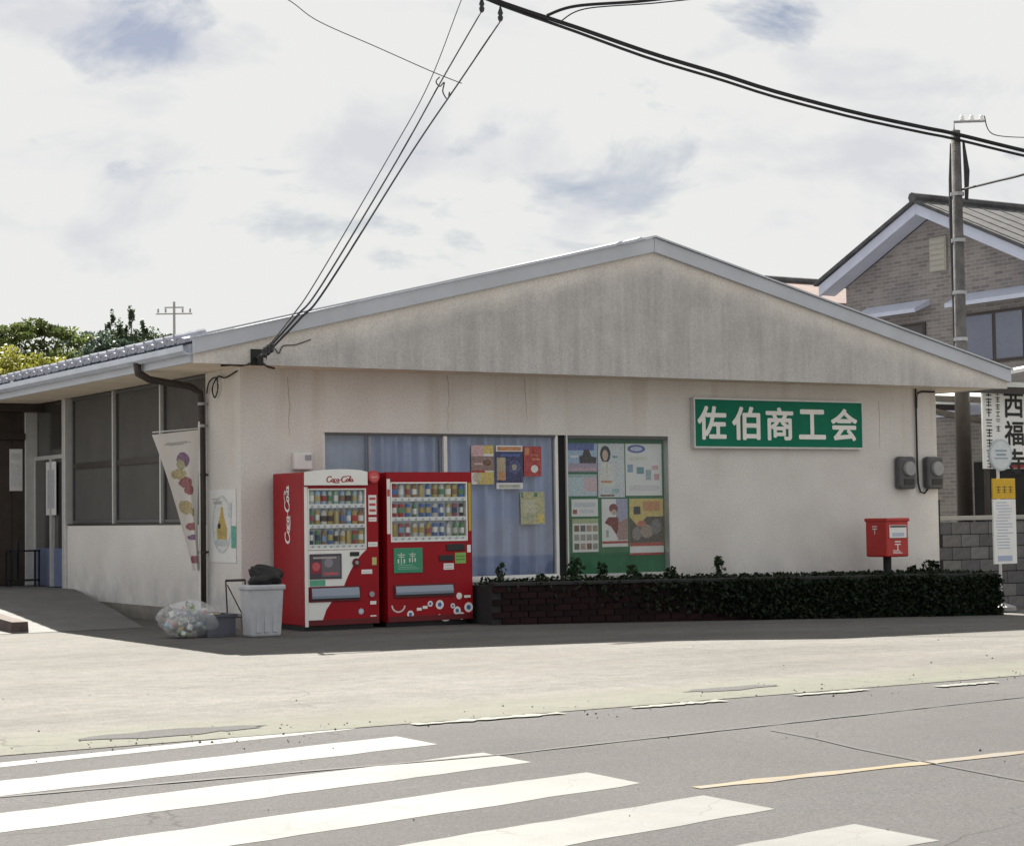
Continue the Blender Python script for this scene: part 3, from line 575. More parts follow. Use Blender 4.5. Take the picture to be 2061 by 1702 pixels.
# ------------------------------------------------------------------ green sign with five characters
sg = thing('shop_sign', 'long green enamel sign with five white characters on the cream wall', 'sign', (6.66, -.004, 2.185))
t = MB(); t.box(.02, 3.04, -.07, 0, .02, .665); t.build('panel', M['signgreen'], sg, bevel=.004)
t = MB(); t.box(0, 3.06, -.085, 0, -.004, .02); t.box(0, 3.06, -.085, 0, .665, .69); t.box(0, .02, -.085, 0, .02, .665); t.box(3.04, 3.06, -.085, 0, .02, .665); t.build('sign_frame', M['alu'], sg)
for i, ch in enumerate('佐伯商工会'):
    t = MB(); h = .44 if ch != '工' else .40
    glyphs(t, ch, (.075+.598*i, -.071, .125 if ch != '工' else .145), XU, ZU, .475, h, .006, .028)
    t.build('character', M['charwhite'], sg)

# ------------------------------------------------------------------ electricity meters and conduits
for k, x0 in enumerate((10.37, 10.93)):
    me = thing('electric_meter', ['dark grey electricity meter on the wall nearer the sign', 'dark grey electricity meter beside the right wall corner'][k], 'meter', (x0, -.002, 1.60), group='electricity meters')
    t = MB(); t.box(.0, .33, -.14, 0, 0, .48); t.build('casing', M['metergrey'], me, bevel=.05, seg=4)
    t = MB(); t.tube([(.17, -.139, .30), (.17, -.19, .30)], [.115, .105], 20); t.build('dial_cover', M['grey'], me, bevel=.01)
    t = MB(); t.box(.07, .27, -.150, -.1405, .06, .15); t.build('terminal_cover', M['vdark'], me, bevel=.01)
t = MB(); t.tube([(10.82, -.03, 3.09), (10.82, -.03, 1.95), (10.83, -.03, 1.68), (10.86, -.04, 1.56), (10.93, -.05, 1.54), (11.0, -.05, 1.6)], .014, 8)
t.tube([(11.2, -.03, 3.05), (10.95, -.03, 3.05), (10.87, -.03, 3.03), (10.835, -.03, 2.95), (10.83, -.03, 2.8)], .014, 8)
tag(t.build('conduit', M['wiregrey']), 'thin grey conduit running down the wall between the two meters', 'conduit')
t = MB(); t.box(.66, .90, -.09, -.002, 1.88, 2.09); wb = t.build('outlet_box', M['white'], bevel=.02, seg=3); tag(wb, 'white outlet box on the wall just above the left drinks machine', 'outlet box')
t = MB(); t.box(.80, .88, -.102, -.0905, 2.0, 2.06); t.build('vent_grille', M['vgrey'], wb)

# ------------------------------------------------------------------ drinks machines
def arc(cx, cy, rx, ry, a0, a1, n=12): return [(cx+rx*math.cos(R(a0+(a1-a0)*k/n)), cy+ry*math.sin(R(a0+(a1-a0)*k/n))) for k in range(n+1)]
STROKES = [(arc(1.35, .95, .95, 1.0, 55, 330, 24) + [(2.3, .35), (3.2, -.15), (4.4, -.35), (5.6, -.25)], .20), (arc(1.75, 1.75, .28, .22, -60, 200, 10), .12),
 (arc(2.75, .55, .42, .48, 0, 360, 18), .19), (arc(3.75, .55, .42, .48, 50, 320, 16), .19), (arc(4.75, .55, .40, .46, 0, 360, 18), .18), ([(5.15, 1.0), (5.12, .4), (5.25, .08), (5.45, .15)], .17),
 ([(5.5, .62), (6.0, .68)], .15), (arc(7.2, .95, .95, 1.0, 50, 325, 24), .20), ([(7.75, 1.72), (8.3, 2.1), (9.1, 2.15), (9.9, 1.8)], .13), (arc(8.55, .55, .42, .48, 0, 360, 18), .19),
 ([(9.2, .6), (9.55, 1.2), (9.65, 1.8), (9.5, 1.95), (9.38, 1.6), (9.38, .5), (9.5, .1), (9.7, .2)], .16), (arc(10.25, .55, .40, .46, 0, 360, 18), .18), ([(10.65, 1.0), (10.62, .4), (10.75, .08), (11.1, .3)], .17)]
def script(mb, o, u, v, w, m=0, depth=.002):
    """the looping two-word script logo as flat ribbons"""
    o, u, v = Vector(o), Vector(u), Vector(v); nr = u.cross(v); sc = w/11.1
    for q, (pts, wd) in enumerate(STROKES):
        P = [Vector((x+.22*y, y)) for x, y in pts]
        for k in range(len(P)-1):
            a, b = P[k], P[k+1]; d0 = (P[min(k+1, len(P)-1)]-P[max(k-1, 0)]).normalized(); d1 = (P[min(k+2, len(P)-1)]-P[k]).normalized()
            def q_(p, d, s): n_ = Vector((-d.y, d.x)); e = p+n_*s*wd*(.65+.5*abs(d.y)); return o+u*(e.x*sc)+v*(e.y*sc)+nr*(depth+.0002*q)
            mb.poly([q_(a, d0, -1), q_(b, d1, -1), q_(b, d1, 1), q_(a, d0, 1)], m)
def drink(prof_a, prof_b, prof_c, name):
    b = MB(); b.lathe(prof_a, n=10, m=0); b.lathe(prof_b, n=10, m=1); b.lathe(prof_c, n=10, m=2)
    me = b.mesh(name, [M['vwhite'], M['vwhite'], M['vgrey']]); me.polygons.foreach_set('use_smooth', [True]*len(me.polygons)); return me
CAN = drink([(.022, 0), (.027, .006), (.027, .104), (.023, .112)], [(.0274, .034), (.0276, .036), (.0276, .078), (.0274, .080)], [(.0225, .1125), (.022, .116)], 'drink_can')
BOT = drink([(.028, 0), (.031, .008), (.031, .10), (.028, .12), (.013, .15)], [(.0314, .03), (.0317, .032), (.0317, .09), (.0314, .092)], [(.0135, .1505), (.0135, .17)], 'drink_bottle')
def machine(name, label, loc, Wd, rows, disp, dz, seed, kind):
    rr = random.Random(seed); t_ = thing(name, label, 'vending machine', loc, 0, 'drinks machines'); D, H = .86, 1.83; y0 = -.0
    t = MB(); t.box(0, Wd, .07, D, .06, H); t.build('cabinet', M['red'], t_, bevel=.012)
    t = MB(); t.box(.03, Wd-.03, .10, D-.04, 0, .06); t.build('plinth', M['vdark'], t_)
    ux0, ux1 = disp; z0, z1 = dz
    t = MB(); t.box(.004, Wd-.004, -.006, -.0005, .062, .125); t.build('dark_bottom_strip', M['darkred'], t_)  # darker red strip along the bottom edge of the door
    t = MB()
    t.box(0, Wd, 0, .068, .06, z0-.0); t.box(0, ux0, 0, .068, z0, z1); t.box(ux1, Wd, 0, .068, z0, z1); t.box(0, Wd, 0, .068, z1, H)
    dr = t.build('door', M['red'], t_)
    t = MB(); t.box(ux0, ux1, .0695, .0698, z0, z1)
    t.build('display_back', M['vback'], dr)
    n = rows; rh = (z1-z0)/3
    t = MB(); q = .018
    t.box(ux0, ux0+q, -.006, .066, z0, z1); t.box(ux1-q, ux1, -.006, .066, z0, z1); t.box(ux0+q, ux1-q, -.006, .066, z1-q, z1); t.box(ux0+q, ux1-q, -.006, .066, z0, z0+q); t.build('display_frame', M['vwhite'], dr, bevel=.004)
    t = MB(); t.box(ux0+q, ux1-q, -.004, -.001, z0+q, z1-q); t.build('display_glass', M['caseglass'], dr)
    pal = [C(.42, .03, .03), C(.08, .16, .42), C(.45, .32, .10), C(.10, .26, .12), C(.06, .04, .035), C(.30, .16, .08), C(.55, .55, .52), C(.20, .36, .55), C(.35, .08, .10), C(.50, .40, .16), C(.04, .06, .16)]
    palT = [C(.42, .55, .62), C(.30, .46, .36), C(.55, .60, .62), C(.40, .52, .66), C(.46, .55, .46)]
    for j in range(3):
        zb = z0+q+j*rh*.985; st = (ux1-ux0-2*q)/n
        t = MB(); t.box(ux0+q, ux1-q, .003, .068, zb+.035, zb+.045); t.box(ux0+q, ux1-q, -.0, .003, zb, zb+.046); sh = t.build('shelf', M['vwhite'], dr)
        t = MB()
        for i in range(n): xa = ux0+q+st*(i+.5); t.box(xa-.012, xa+.012, -.008, -.0045, zb+.010, zb+.030)
        tag(t.build('button_row', C(.30, .36, .50), sh), kind='stuff')
        top = j == 2
        for i in range(n):
            big = top or rr.random() < .35
            o = inst(BOT if big else CAN, 'drink_bottle' if big else 'drink_can', dr, (ux0+q+st*(i+.5), .036, zb+.046), (0, 0, rr.uniform(0, 6)), (1.22, .85, 1.06 if big else 1.38), rr.choice(palT if top and kind == 1 else pal), rr.choice(pal+[M['vwhite']]*4))
    return t_, dr
def sticker(b, u0, v0, u1, v1, m, off): b.poly([(u0, -off, v0), (u1, -off, v0), (u1, -off, v1), (u0, -off, v1)], m)
def stick(par, u0, v0, u1, v1, m, off=.003, stripes=(), m2=None):
    b = MB(); sticker(b, u0, v0, u1, v1, 0, off)
    for q in stripes: sticker(b, u0+(u1-u0)*.1, v0+(v1-v0)*q, u0+(u1-u0)*.9, v0+(v1-v0)*(q+.13), 1, off+.0006)
    return b.build('sticker', [m, m2 or m], par)
def stick_disc(par, x, z, r, m, m2=None, k=.55, n=5):
    b = MB(); b.disc((x, -.003, z), XU, ZU, r, 0)
    if m2: b.disc((x, -.0036, z), XU, ZU, r*k, 1, n)
    return b.build('sticker', [m, m2 or m], par)
# left machine
m1, d1 = machine('drinks_machine', 'red drinks machine with white curved header and script on its side', (.36, -.97, 0), .96, 9, (.045, .80), (.93, 1.64), 5, 1)
hd = MB(); base = [(.0, 1.675), (.80, 1.675), (.80, 1.83)] + [(.80-.80*k/10, 1.83+.032*math.sin(math.pi*(.12+.88*k/10))*1.0) for k in range(1, 11)]
hd.prism([(x, -.05, z) for x, z in base], (0, .049, 0)); ho = hd.build('header', M['vwhite'], m1, bevel=.004)
t = MB(); script(t, (.25, -.0505, 1.715), XU, ZU, .36, 0, .001); t.build('header_script', M['red'], ho)
t = MB(); t.tube([(.882, -.055, 1.775), (.882, -.002, 1.775)], .072, 24); bd = t.build('round_badge', C(.50, .05, .06), m1)
t = MB(); t.disc((.882, -.0565, 1.775), XU, ZU, .052, 0); script(t, (.845, -.057, 1.765), XU, ZU, .075, 1, .001); t.build('badge_face', [C(.58, .10, .10), M['vwhite']], bd)
t = MB(); t.box(-.002, .040, -.012, -.001, .05, 1.66); t.build('white_edge_strip', M['vwhite'], m1, bevel=.003)
t = MB(); script(t, (-.0005, .40, .98), ZU, YU, .70, 0, .0015); 
t.v = [(-(abs(x)), y, z) for x, y, z in t.v]; t.build('side_script', M['vwhite'], m1)
sw_ = MB(); cur = [(.80, .925)] + [(.80-.30*(k/8)**.8-.02*math.sin(k/8*math.pi), .925-.42*k/8) for k in range(1, 9)]
sw_.poly([(.045, -.002, .925), (.045, -.002, .505)] + [(x, -.002, z) for x, z in reversed(cur)]); sw_.poly([(.045, -.002, .33), (.045, -.002, .07), (.20, -.002, .07), (.235, -.002, .15), (.27, -.002, .24), (.34, -.002, .33)]); sw_.build('white_swoosh', M['vwhite'], m1)
t = MB(); t.box(.06, .47, -.012, -.003, .595, .885); pp = t.build('picture_panel', C(.07, .055, .07), m1, bevel=.004)
t = MB(); sticker(t, .075, .66, .20, .79, 0, .013); sticker(t, .21, .62, .45, .86, 1, .013); t.disc((.14, -.0135, .74), XU, ZU, .05, 2); t.disc((.30, -.0135, .78), XU, ZU, .055, 3); sticker(t, .24, .64, .42, .67, 2, .0138); sticker(t, .10, .83, .40, .85, 4, .0138); t.build('picture_print', [C(.26, .03, .05), C(.13, .12, .14), C(.48, .10, .12), C(.24, .23, .26), C(.4, .36, .36)], pp)
VW, PR = M['vwhite'], C(.45, .08, .08)
stick(m1, .06, .515, .26, .585, C(.10, .36, .24)); stick(m1, .83, 1.33, .935, 1.56, VW, .003, (.15, .45, .75), PR); stick(m1, .82, .955, .945, 1.01, VW, .003, (.4,), C(.4, .4, .42)); stick(m1, .73, .64, .87, .69, VW, .003, (.4,), C(.4, .4, .42))
stick(m1, .84, .28, .92, .32, VW); stick(m1, .84, .14, .92, .155, VW); stick(m1, .87, .74, .93, .83, C(.50, .45, .18)); stick(m1, .83, 1.25, .935, 1.30, VW, .003, (.4,), PR); stick_disc(m1, .72, .205, .035, C(.35, .48, .60), C(.6, .6, .62))
t = MB(); t.box(.58, .70, -.012, -.003, .85, .90); t.build('bill_slot', M['vdark'], m1, bevel=.004)
t = MB(); t.tube([(.66, -.02, .775), (.66, -.003, .775)], .05, 20); cn = t.build('coin_slot', M['darkred'], m1); t = MB(); t.tube([(.66, -.03, .775), (.66, -.0205, .775)], .022, 16); t.build('return_button', M['vgrey'], cn)
t = MB(); t.tube([(.86, -.016, .40), (.86, -.003, .40)], .033, 16); t.build('door_lock', M['vgrey'], m1)
def tray(par, x0, x1, z0, z1):
    t = MB(); t.box(x0-.02, x1+.02, -.014, -.003, z0-.02, z1+.02); f = t.build('tray_surround', M['darkred'], par, bevel=.005)
    t = MB(); t.prism([(x0, -.0155, z1), (x0, -.034, z0+.05), (x0, -.030, z0+.02), (x0, -.0155, z0+.02)], (x1-x0, 0, 0)); t.build('tray_flap', M['flap'], f)
    t = MB(); t.box(x0, x1, -.0165, -.0145, z0, z0+.018); t.build('tray_lip', M['vdark'], f)
tray(m1, .08, .69, .35, .49)
# right machine
m2, d2 = machine('drinks_machine', 'wider red drinks machine with flat red top and green tea panel', (1.435, -.97, 0), 1.16, 11, (.05, 1.10), (1.0, 1.71), 9, 2)
SB = C(.07, .12, .36)
stick(m2, .0, 1.10, .045, 1.75, VW, .003, (.68,), PR); stick(m2, 1.115, 1.12, 1.152, 1.70, C(.45, .36, .05)); stick(m2, .76, .66, .90, .735, VW, .003, (.2, .6), C(.4, .4, .42)); stick(m2, .92, .73, 1.07, .86, C(.22, .42, .10), .003, (.3, .6), C(.1, .25, .06)); stick(m2, 1.09, .86, 1.14, .95, VW)
for (x, z, r) in ((.70, .245, .055), (.30, .145, .045), (.94, .165, .05), (1.10, .20, .06), (1.0, .10, .045), (.57, .26, .035), (.88, .225, .03)): stick_disc(m2, x, z, r, VW, SB)
for (x, z) in ((.14, .255), (.78, .13)):
    b = MB()
    for k in range(12):
        a, a2 = R(180+15*k), R(180+15*k+11); b.poly([(x+rr_*math.cos(t_), -.003, z+.9*rr_*math.sin(t_)) for rr_, t_ in ((.075, a), (.095, a), (.095, a2), (.075, a2))])
    b.build('arc_decal', VW, m2)
for (x, z) in ((.10, .09), (.42, .20), (.50, .22)): stick(m2, x-.033, z-.016, x+.033, z+.018, VW)
stick(m2, 1.04, .315, 1.13, .345, VW); stick_disc(m2, .97, .34, .04, VW)
t = MB(); t.box(.08, .47, -.012, -.003, .635, .93); pp = t.build('tea_panel', C(.045, .26, .15), m2, bevel=.015)
t = MB(); 
for cx, cz, s in ((.18, .80, 1.0), (.33, .81, .9)):
    for (a0, b0, a1, b1) in ((-.05, .045, .05, .055), (-.006, .075, .006, -.06), (-.05, .0, -.03, -.05), (.03, .0, .05, -.05), (-.035, .02, .04, .03)): sticker(t, cx+a0*s, cz+min(b0, b1)*s, cx+a1*s, cz+max(b0, b1)*s, 0, .0132)
for k in range(3): sticker(t, .13, .68+.022*k, .42-.04*k, .688+.022*k, 1, .0132)
t.build('tea_print', [C(.62, .68, .60), C(.24, .45, .34)], pp)
t = MB(); t.box(.80, 1.05, -.014, -.003, .885, .965); t.build('bill_slot', M['vdark'], m2, bevel=.006)
t = MB(); t.box(.70, .90, -.014, -.003, .765, .835); t.build('coin_slot', M['vdark'], m2, bevel=.01)
tray(m2, .10, .88, .36, .48)

# ------------------------------------------------------------------ rubbish bin, bag of empties, crate, stand, banner
bn = thing('rubbish_bin', 'grimy white square rubbish bin beside the left drinks machine', 'bin', (-.385, -1.43, 0))
t = MB(); h = .56; t.prism([(-.180, -.125, 0), (.180, -.125, 0), (.180, .125, 0), (-.180, .125, 0)], (0, 0, h)); 
for i in range(4, 8): x, y, z = t.v[i]; t.v[i] = (x*1.16, y*1.16, z)
t.build('bin_body', M['binwhite'], bn, bevel=.03, seg=3)
t = MB(); t.box(-.222, .222, -.158, .158, h-.045, h+.012); t.build('rim', M['binwhite'], bn, bevel=.015)
for k in range(3): t = MB(); t.box(-.13+.10*k, -.07+.10*k, -.1385, -.128, .05, h-.11); t.build('moulded_rib', M['binwhite'], bn, bevel=.004)
def lump(cx, cy, cz, rx, ry, rz, seed, n=20, k=12, amp=.12):
    r = random.Random(seed); b = MB(); ph = [(r.uniform(2, 6), r.uniform(2, 6), r.uniform(2, 6), r.uniform(0, 6)) for _ in range(4)]
    P = []
    for j in range(k+1):
        th = math.pi*j/k
        for i in range(n):
            f = 2*math.pi*i/n; d = Vector((math.sin(th)*math.cos(f), math.sin(th)*math.sin(f), math.cos(th)))
            s = 1+amp*sum(math.sin(p[0]*d.x+p[1]*d.y+p[2]*d.z+p[3]) for p in ph)/2
            P.append((cx+rx*d.x*s, cy+ry*d.y*s, cz+rz*d.z*s))
    b.v = P
    for j in range(k):
        for i in range(n): a = j*n+i; b.f.append((a, a+n, j*n+n+(i+1) % n, j*n+(i+1) % n)); b.m.append(0)
    return b
lump(.05, .0, .65, .185, .14, .135, 4, amp=.22).build('black_liner', M['blackbag'], bn, smooth=True)
bg_ = thing('bag_of_empties', 'clear plastic bag full of empty drink bottles on the ground by the bin', 'bag', (-1.06, -1.0, 0))
t = lump(0, 0, .20, .33, .26, .22, 11, 26, 16, .13)
t.v = [(x*(1 if z < .33 else 1-(z-.33)*2.0), y*(1 if z < .33 else 1-(z-.33)*2.0), max(z, .005)) for x, y, z in t.v]; t.build('bag_skin', M['bag'], bg_, smooth=True)
rr = random.Random(21); emp = [C(.10, .13, .30), C(.35, .06, .06), C(.05, .04, .05), C(.42, .42, .40), C(.16, .26, .12), C(.40, .28, .10), C(.12, .30, .45), C(.25, .22, .2), C(.06, .06, .08)]
for k in range(46):
    a, rad, z = rr.uniform(0, 6.28), .25*math.sqrt(rr.random()), rr.uniform(.03, .27)
    inst(BOT if rr.random() < .5 else CAN, 'empty_bottle', bg_, (rad*math.cos(a), rad*.75*math.sin(a), z), (rr.uniform(-1.6, 1.6), rr.uniform(-1.6, 1.6), rr.uniform(0, 6)), (1, 1, 1), rr.choice(emp), rr.choice(emp+[M['vwhite']]*3))
ct = thing('crate', 'small blue grey plastic crate squeezed between bag and rubbish bin', 'crate', (-.76, -1.02, 0))
t = MB(); t.box(-.17, .17, -.16, .16, 0, .02); t.box(-.17, .17, -.16, -.145, .02, .25); t.box(-.17, .17, .145, .16, .02, .25); t.box(-.17, -.155, -.145, .145, .02, .25); t.box(.155, .17, -.145, .145, .02, .25); t.build('crate_body', M['crate'], ct, bevel=.006)
t = MB(); t.box(-.185, .185, -.176, -.161, .22, .25); t.box(-.185, .185, .161, .176, .22, .25); t.box(-.185, -.171, -.161, .161, .22, .25); t.box(.171, .185, -.161, .161, .22, .25); t.build('rim', M['crate'], ct)
stn = thing('folding_stand', 'thin dark metal folding stand leaning at the wall behind the bin', 'stand', (-.34, -.62, 0))
t = MB(); t.tube([(-.10, 0, 0), (-.12, .02, .60)], .009, 6); t.tube([(.10, 0, 0), (.12, .02, .60)], .009, 6); t.build('upright', M['brown'], stn)
t = MB(); t.tube([(-.10, .02, .55), (.09, 0, .18)], .007, 6); t.build('brace', M['brown'], stn)
t = MB(); t.tube([(-.12, .02, .60), (.12, .02, .60)], .016, 6); t.tube([(-.10, .0, .18), (.10, .0, .18)], .008, 6); t.build('crossbar', M['brown'], stn)
nb = thing('banner', 'white cloth banner with fruit and vegetable prints twisted beside the downpipe', 'banner', (-.12, .93, 0))
t = MB(); t.tube([(.0, .05, .18), (0, .05, 2.50)], .011, 8); t.build('banner_pole', M['white'], nb); t = MB(); t.tube([(.01, .05, 2.42), (-.62, .0, 2.36)], .008, 6); t.build('banner_arm', M['white'], nb)
cl = MB(); NR, NC = 130, 44
def left(v):   # hanging width of the cloth at height fraction v (1 top)
    return .045+.57*(v**1.25) if v > .0 else .045
for j in range(NR+1):
    v = j/NR; z = .68+(2.40-.68)*v
    for i in range(NC+1):
        u = i/NC; ww = left(v); tw = 1-v
        cl.v.append((-.01-ww*u-(.06*tw if v < .25 else .06*tw)*u, .045+.05*math.sin(u*7+v*4)*(1-.4*v)+.05*tw*math.sin(u*11), z-.07*u*v))
pr = {}
spots = [(.42, .80, .14, .055, 1), (.5, .765, .09, .04, 2), (.60, .70, .20, .035, 3), (.45, .635, .18, .04, 4), (.38, .58, .17, .035, 4), (.6, .46, .2, .05, 3), (.35, .42, .16, .03, 2), (.5, .32, .22, .03, 4), (.5, .24, .25, .02, 1), (.5, .08, .4, .03, 4), (.5, .92, .3, .010, 5)]
for j in range(NR):
    for i in range(NC):
        a = j*(NC+1)+i; cl.f.append((a, a+1, a+NC+2, a+NC+1)); u, v = (i+.5)/NC, (j+.5)/NR; mi = 0
        for (su, sv, ru, rv, m_) in spots:
            if ((u-su)/ru)**2+((v-sv)/rv)**2 < 1: mi = m_
        cl.m.append(mi)
cl.build('banner_cloth', [M['cloth']]+[printed(x) for x in (C(.20, .10, .22), C(.36, .34, .18), C(.44, .35, .16), C(.32, .09, .11), C(.4, .38, .36))], nb, smooth=True)
# poster and faded board on the side pier
paper('poster', 'white poster with yellow bottle in a ring on the side pier by the downpipe', .14, .97, -.004, .78, 1.66, [(el(.5, .52, .36, .40, 28), C(.50, .54, .56)), (el(.5, .52, .31, .36, 28), C(.68, .69, .70)), ([(.33, .30), (.67, .30), (.70, .45), (.62, .56), (.55, .68), (.54, .76), (.46, .76), (.45, .68), (.38, .56), (.30, .45)], C(.52, .36, .03)), (el(.5, .27, .3, .05), C(.45, .5, .52)), (rc_(.36, .36, .64, .44), C(.40, .30, .05)), (el(.4, .5, .06, .04), BK), (rc_(.84, .2, 1.0, .5), C(.03, .36, .27)), (rc_(.2, .8, .5, .84), C(.36, .38, .36)), (rc_(.15, .86, .4, .88), C(.45, .44, .3)), (rc_(.74, .62, .86, .82), C(.5, .55, .58))], side=True)
# ------------------------------------------------------------------ planter, weeds, postbox
pt = thing('planter', 'long low dark red brick planter along the front wall', 'planter', (2.66, -1.34, 0))
PW, PD = 8.40, 1.30
def ptop(x): return .465-.0135*x
t = MB()
for k in range(12):
    xa, xb = PW*k/12, PW*(k+1)/12; t.prism([(xa, .02, -.35), (xb, .02, -.35), (xb, .02, ptop(xb)-.01), (xa, .02, ptop(xa)-.01)], (0, .10, 0))
t.box(.02, .12, .12, PD-.0, -.3, ptop(0)-.01); t.box(PW-.12, PW-.02, .12, PD, -.4, ptop(PW)-.01); t.build('core', M['mortar'], pt)
t = MB(); t.poly([(.1, .1, ptop(0)-.07), (PW-.1, .1, ptop(PW)-.07), (PW-.1, PD, ptop(PW)-.04), (.1, PD, ptop(0)-.04)]); t.build('soil', M['soil'], pt)
bm = MB(); bm.box(-.117, .117, -.022, .05, -.033, .033); bme = bm.mesh('brick', M['brick']); rb = random.Random(5)
for row in range(8):
    n = 0; xx = .12+(.125 if row % 2 else 0)
    while xx < PW-.1:
        z = ptop(xx)-.05-row*.0765
        if z > lot_z(2.66+xx, -1.3)-.04: inst(bme, 'brick', pt, (xx, .012+rb.uniform(-.004, .004), z), (0, .0135, rb.uniform(-.012, .012)))
        xx += .25
t = MB()
for k in range(14):
    xa, xb = PW*k/14+.006, PW*(k+1)/14-.006; t.prism([(xa, -.03, ptop(xa)-.008), (xb, -.03, ptop(xb)-.008), (xb, -.03, ptop(xb)+.032), (xa, -.03, ptop(xa)+.032)], (0, .17, 0))
t.build('coping', M['capstone'] if False else M['mortar'], pt, bevel=.006)
def leaves(mb, tints, c, r, n, size, rng, flat=.5):
    for _ in range(n):
        while True:
            p = Vector((rng.uniform(-1, 1), rng.uniform(-1, 1), rng.uniform(-1, 1)))
            if p.length < 1: break
        p = Vector((c[0]+p.x*r[0], c[1]+p.y*r[1], c[2]+p.z*r[2])); leaf(mb, tints, p, size*rng.uniform(.6, 1.3), rng)
def leaf(mb, tints, p, s, rng, up=.35):
    a = Vector((rng.gauss(0, 1), rng.gauss(0, 1), rng.gauss(0, 1)+up)).normalized(); b = a.orthogonal().normalized(); b.rotate(Matrix.Rotation(rng.uniform(0, 6.28), 3, a)); c = a.cross(b)
    i = len(mb.v); mb.v += [tuple(p-b*s), tuple(p+c*s*.55), tuple(p+b*s), tuple(p-c*s*.55)]; mb.f.append((i, i+1, i+2, i+3)); mb.m.append(0); tints.append(rng.random())
def leafobj(mb, tints, name, m, parent=None):
    o = mb.build(name, m, parent); at = o.data.attributes.new('tint', 'FLOAT', 'FACE'); at.data.foreach_set('value', tints); return o
# trailing dark ivy over the planter's front: uncountable
iv = MB(); ti = []; rg = random.Random(12)
for _ in range(15000):
    x = rg.random()**.62*PW; k = min(1, max(0, (x-1.2)/3.4)); y = rg.uniform(-.09, .02)-.05*k*(1+.7*math.sin(x*3.7))
    zt_ = ptop(x)+.02*rg.random()+.03*math.sin(x*2.3)*math.sin(x*5.1+1)*k; zb_ = lot_z(2.66+x, -1.3)
    z = zt_-(zt_-zb_)*rg.random()**(1.5-.5*k)*(.55+.45*k)
    if rg.random() < .06+.94*k**1.5: leaf(iv, ti, Vector((2.66+x, -1.34+y, z)), .035*rg.uniform(.6, 1.3), rg)
for _ in range(6000):
    x = rg.random()**.7*PW; y = rg.uniform(0, PD-.08); leaf(iv, ti, Vector((2.66+x, -1.34+y, ptop(x)-.03+rg.random()**2*.09)), .035*rg.uniform(.6, 1.4), rg, 1)
o = leafobj(iv, ti, 'ivy', M['leaf_dark']); tag(o, 'dark ivy trailing over the brick planter', 'ivy', kind='stuff')
def weed(x, y, h, spread, label, seed, m='leaf_weed', n=60):
    h *= .8; rg = random.Random(seed); z0 = ptop(x-2.66)-.05; t_ = thing('weed', label, 'plant', (x, y, z0), 0, 'weeds in the planter')
    b = MB(); b.tube([(0, 0, 0), (.01, 0, h*.5), (-.005, .01, h)], [.009, .006, .003], 5)
    for s in (-1, 1): b.tube([(0, 0, h*.3), (s*spread*.5, 0, h*.62), (s*spread*.7, .02, h*.8)], [.005, .004, .002], 5)
    b.build('stem', M['leaf_weed'] if False else M['bark'], t_)
    c = MB(); ti = []
    for _ in range(n):
        z = h*rg.uniform(.15, 1.05); r_ = spread*(1.1-.75*z/h); leaf(c, ti, Vector((rg.uniform(-r_, r_), rg.uniform(-r_, r_), z)), .033*rg.uniform(.7, 1.5), rg, .8)
    leafobj(c, ti, 'foliage', M[m], t_)
weed(2.88, -1.18, .38, .10, 'leafy weed at the planter end next to the right drinks machine', 31)
weed(4.32, -.62, .42, .17, 'bushy weed in front of the window post by the notice case', 32, n=150)
weed(4.78, -.55, .33, .12, 'weed below the left edge of the green notice board', 33, n=90)
weed(5.30, -.50, .30, .14, 'low weed below the middle of the green notice board', 34, n=80)
weed(5.98, -.45, .26, .12, 'short weed below the right edge of the green notice board', 35, n=70)
weed(6.72, -.50, .42, .11, 'upright weed against bare wall right of the notice board', 36, n=90)
weed(10.55, -.55, .30, .20, 'dark clump of weed at the wall below the right meter', 37, 'leaf_dark', 160)
weed(9.98, -.75, .22, .10, 'small dark weed just right of the red postbox', 38, 'leaf_dark', 50)
weed(3.55, -1.0, .20, .10, 'stunted weed on the planter below the curtained window', 39, n=40)
pb = thing('postbox', 'red square postbox on a dark post standing in the planter', 'postbox', (9.37, -.90, 0))
t = MB(); t.box(0, .42, 0, .43, .64, 1.16); bx = t.build('box', M['postred'], pb, bevel=.022, seg=3)
t = MB(); t.box(-.012, .432, -.02, .442, 1.135, 1.185); t.build('lid', M['postred'], pb, bevel=.015, seg=3)
t = MB(); t.box(.05, .37, -.016, -.001, .905, 1.085); t.build('slot_plate', M['vwhite'], pb, bevel=.006)
t = MB(); t.box(.06, .36, -.020, -.0165, 1.055, 1.078); t.build('letter_slot', M['vdark'], pb)
t = MB(); t.box(.10, .32, -.0185, -.0165, .93, .98); t.build('collection_times', C(.45, .50, .62), pb)
t = MB()
def yubin(b, o, u, v, s, off):
    o, u, v = Vector(o), Vector(u), Vector(v); nr = u.cross(v)*off
    for (a0, b0, a1, b1) in ((-.5, .42, .5, .55), (-.5, .08, .5, .21), (-.075, -.6, .075, .08)): b.poly([o+u*(x*s)+v*(y*s)+nr for x, y in ((a0, b0), (a1, b0), (a1, b1), (a0, b1))])
yubin(t, (.21, 0, .80), XU, ZU, .11, .0015)
for k in range(3): t.box(.12, .30-.03*k, -.002, -.0012, .69+.018*k, .698+.018*k)
yubin(t, (0, .235, 1.02), -YU, ZU, .10, .0015); t.build('postal_mark', M['vwhite'], bx)
t = MB(); t.tube([(.21, .22, -.2), (.21, .22, .64)], .058, 14); t.build('post', M['black'], pb)

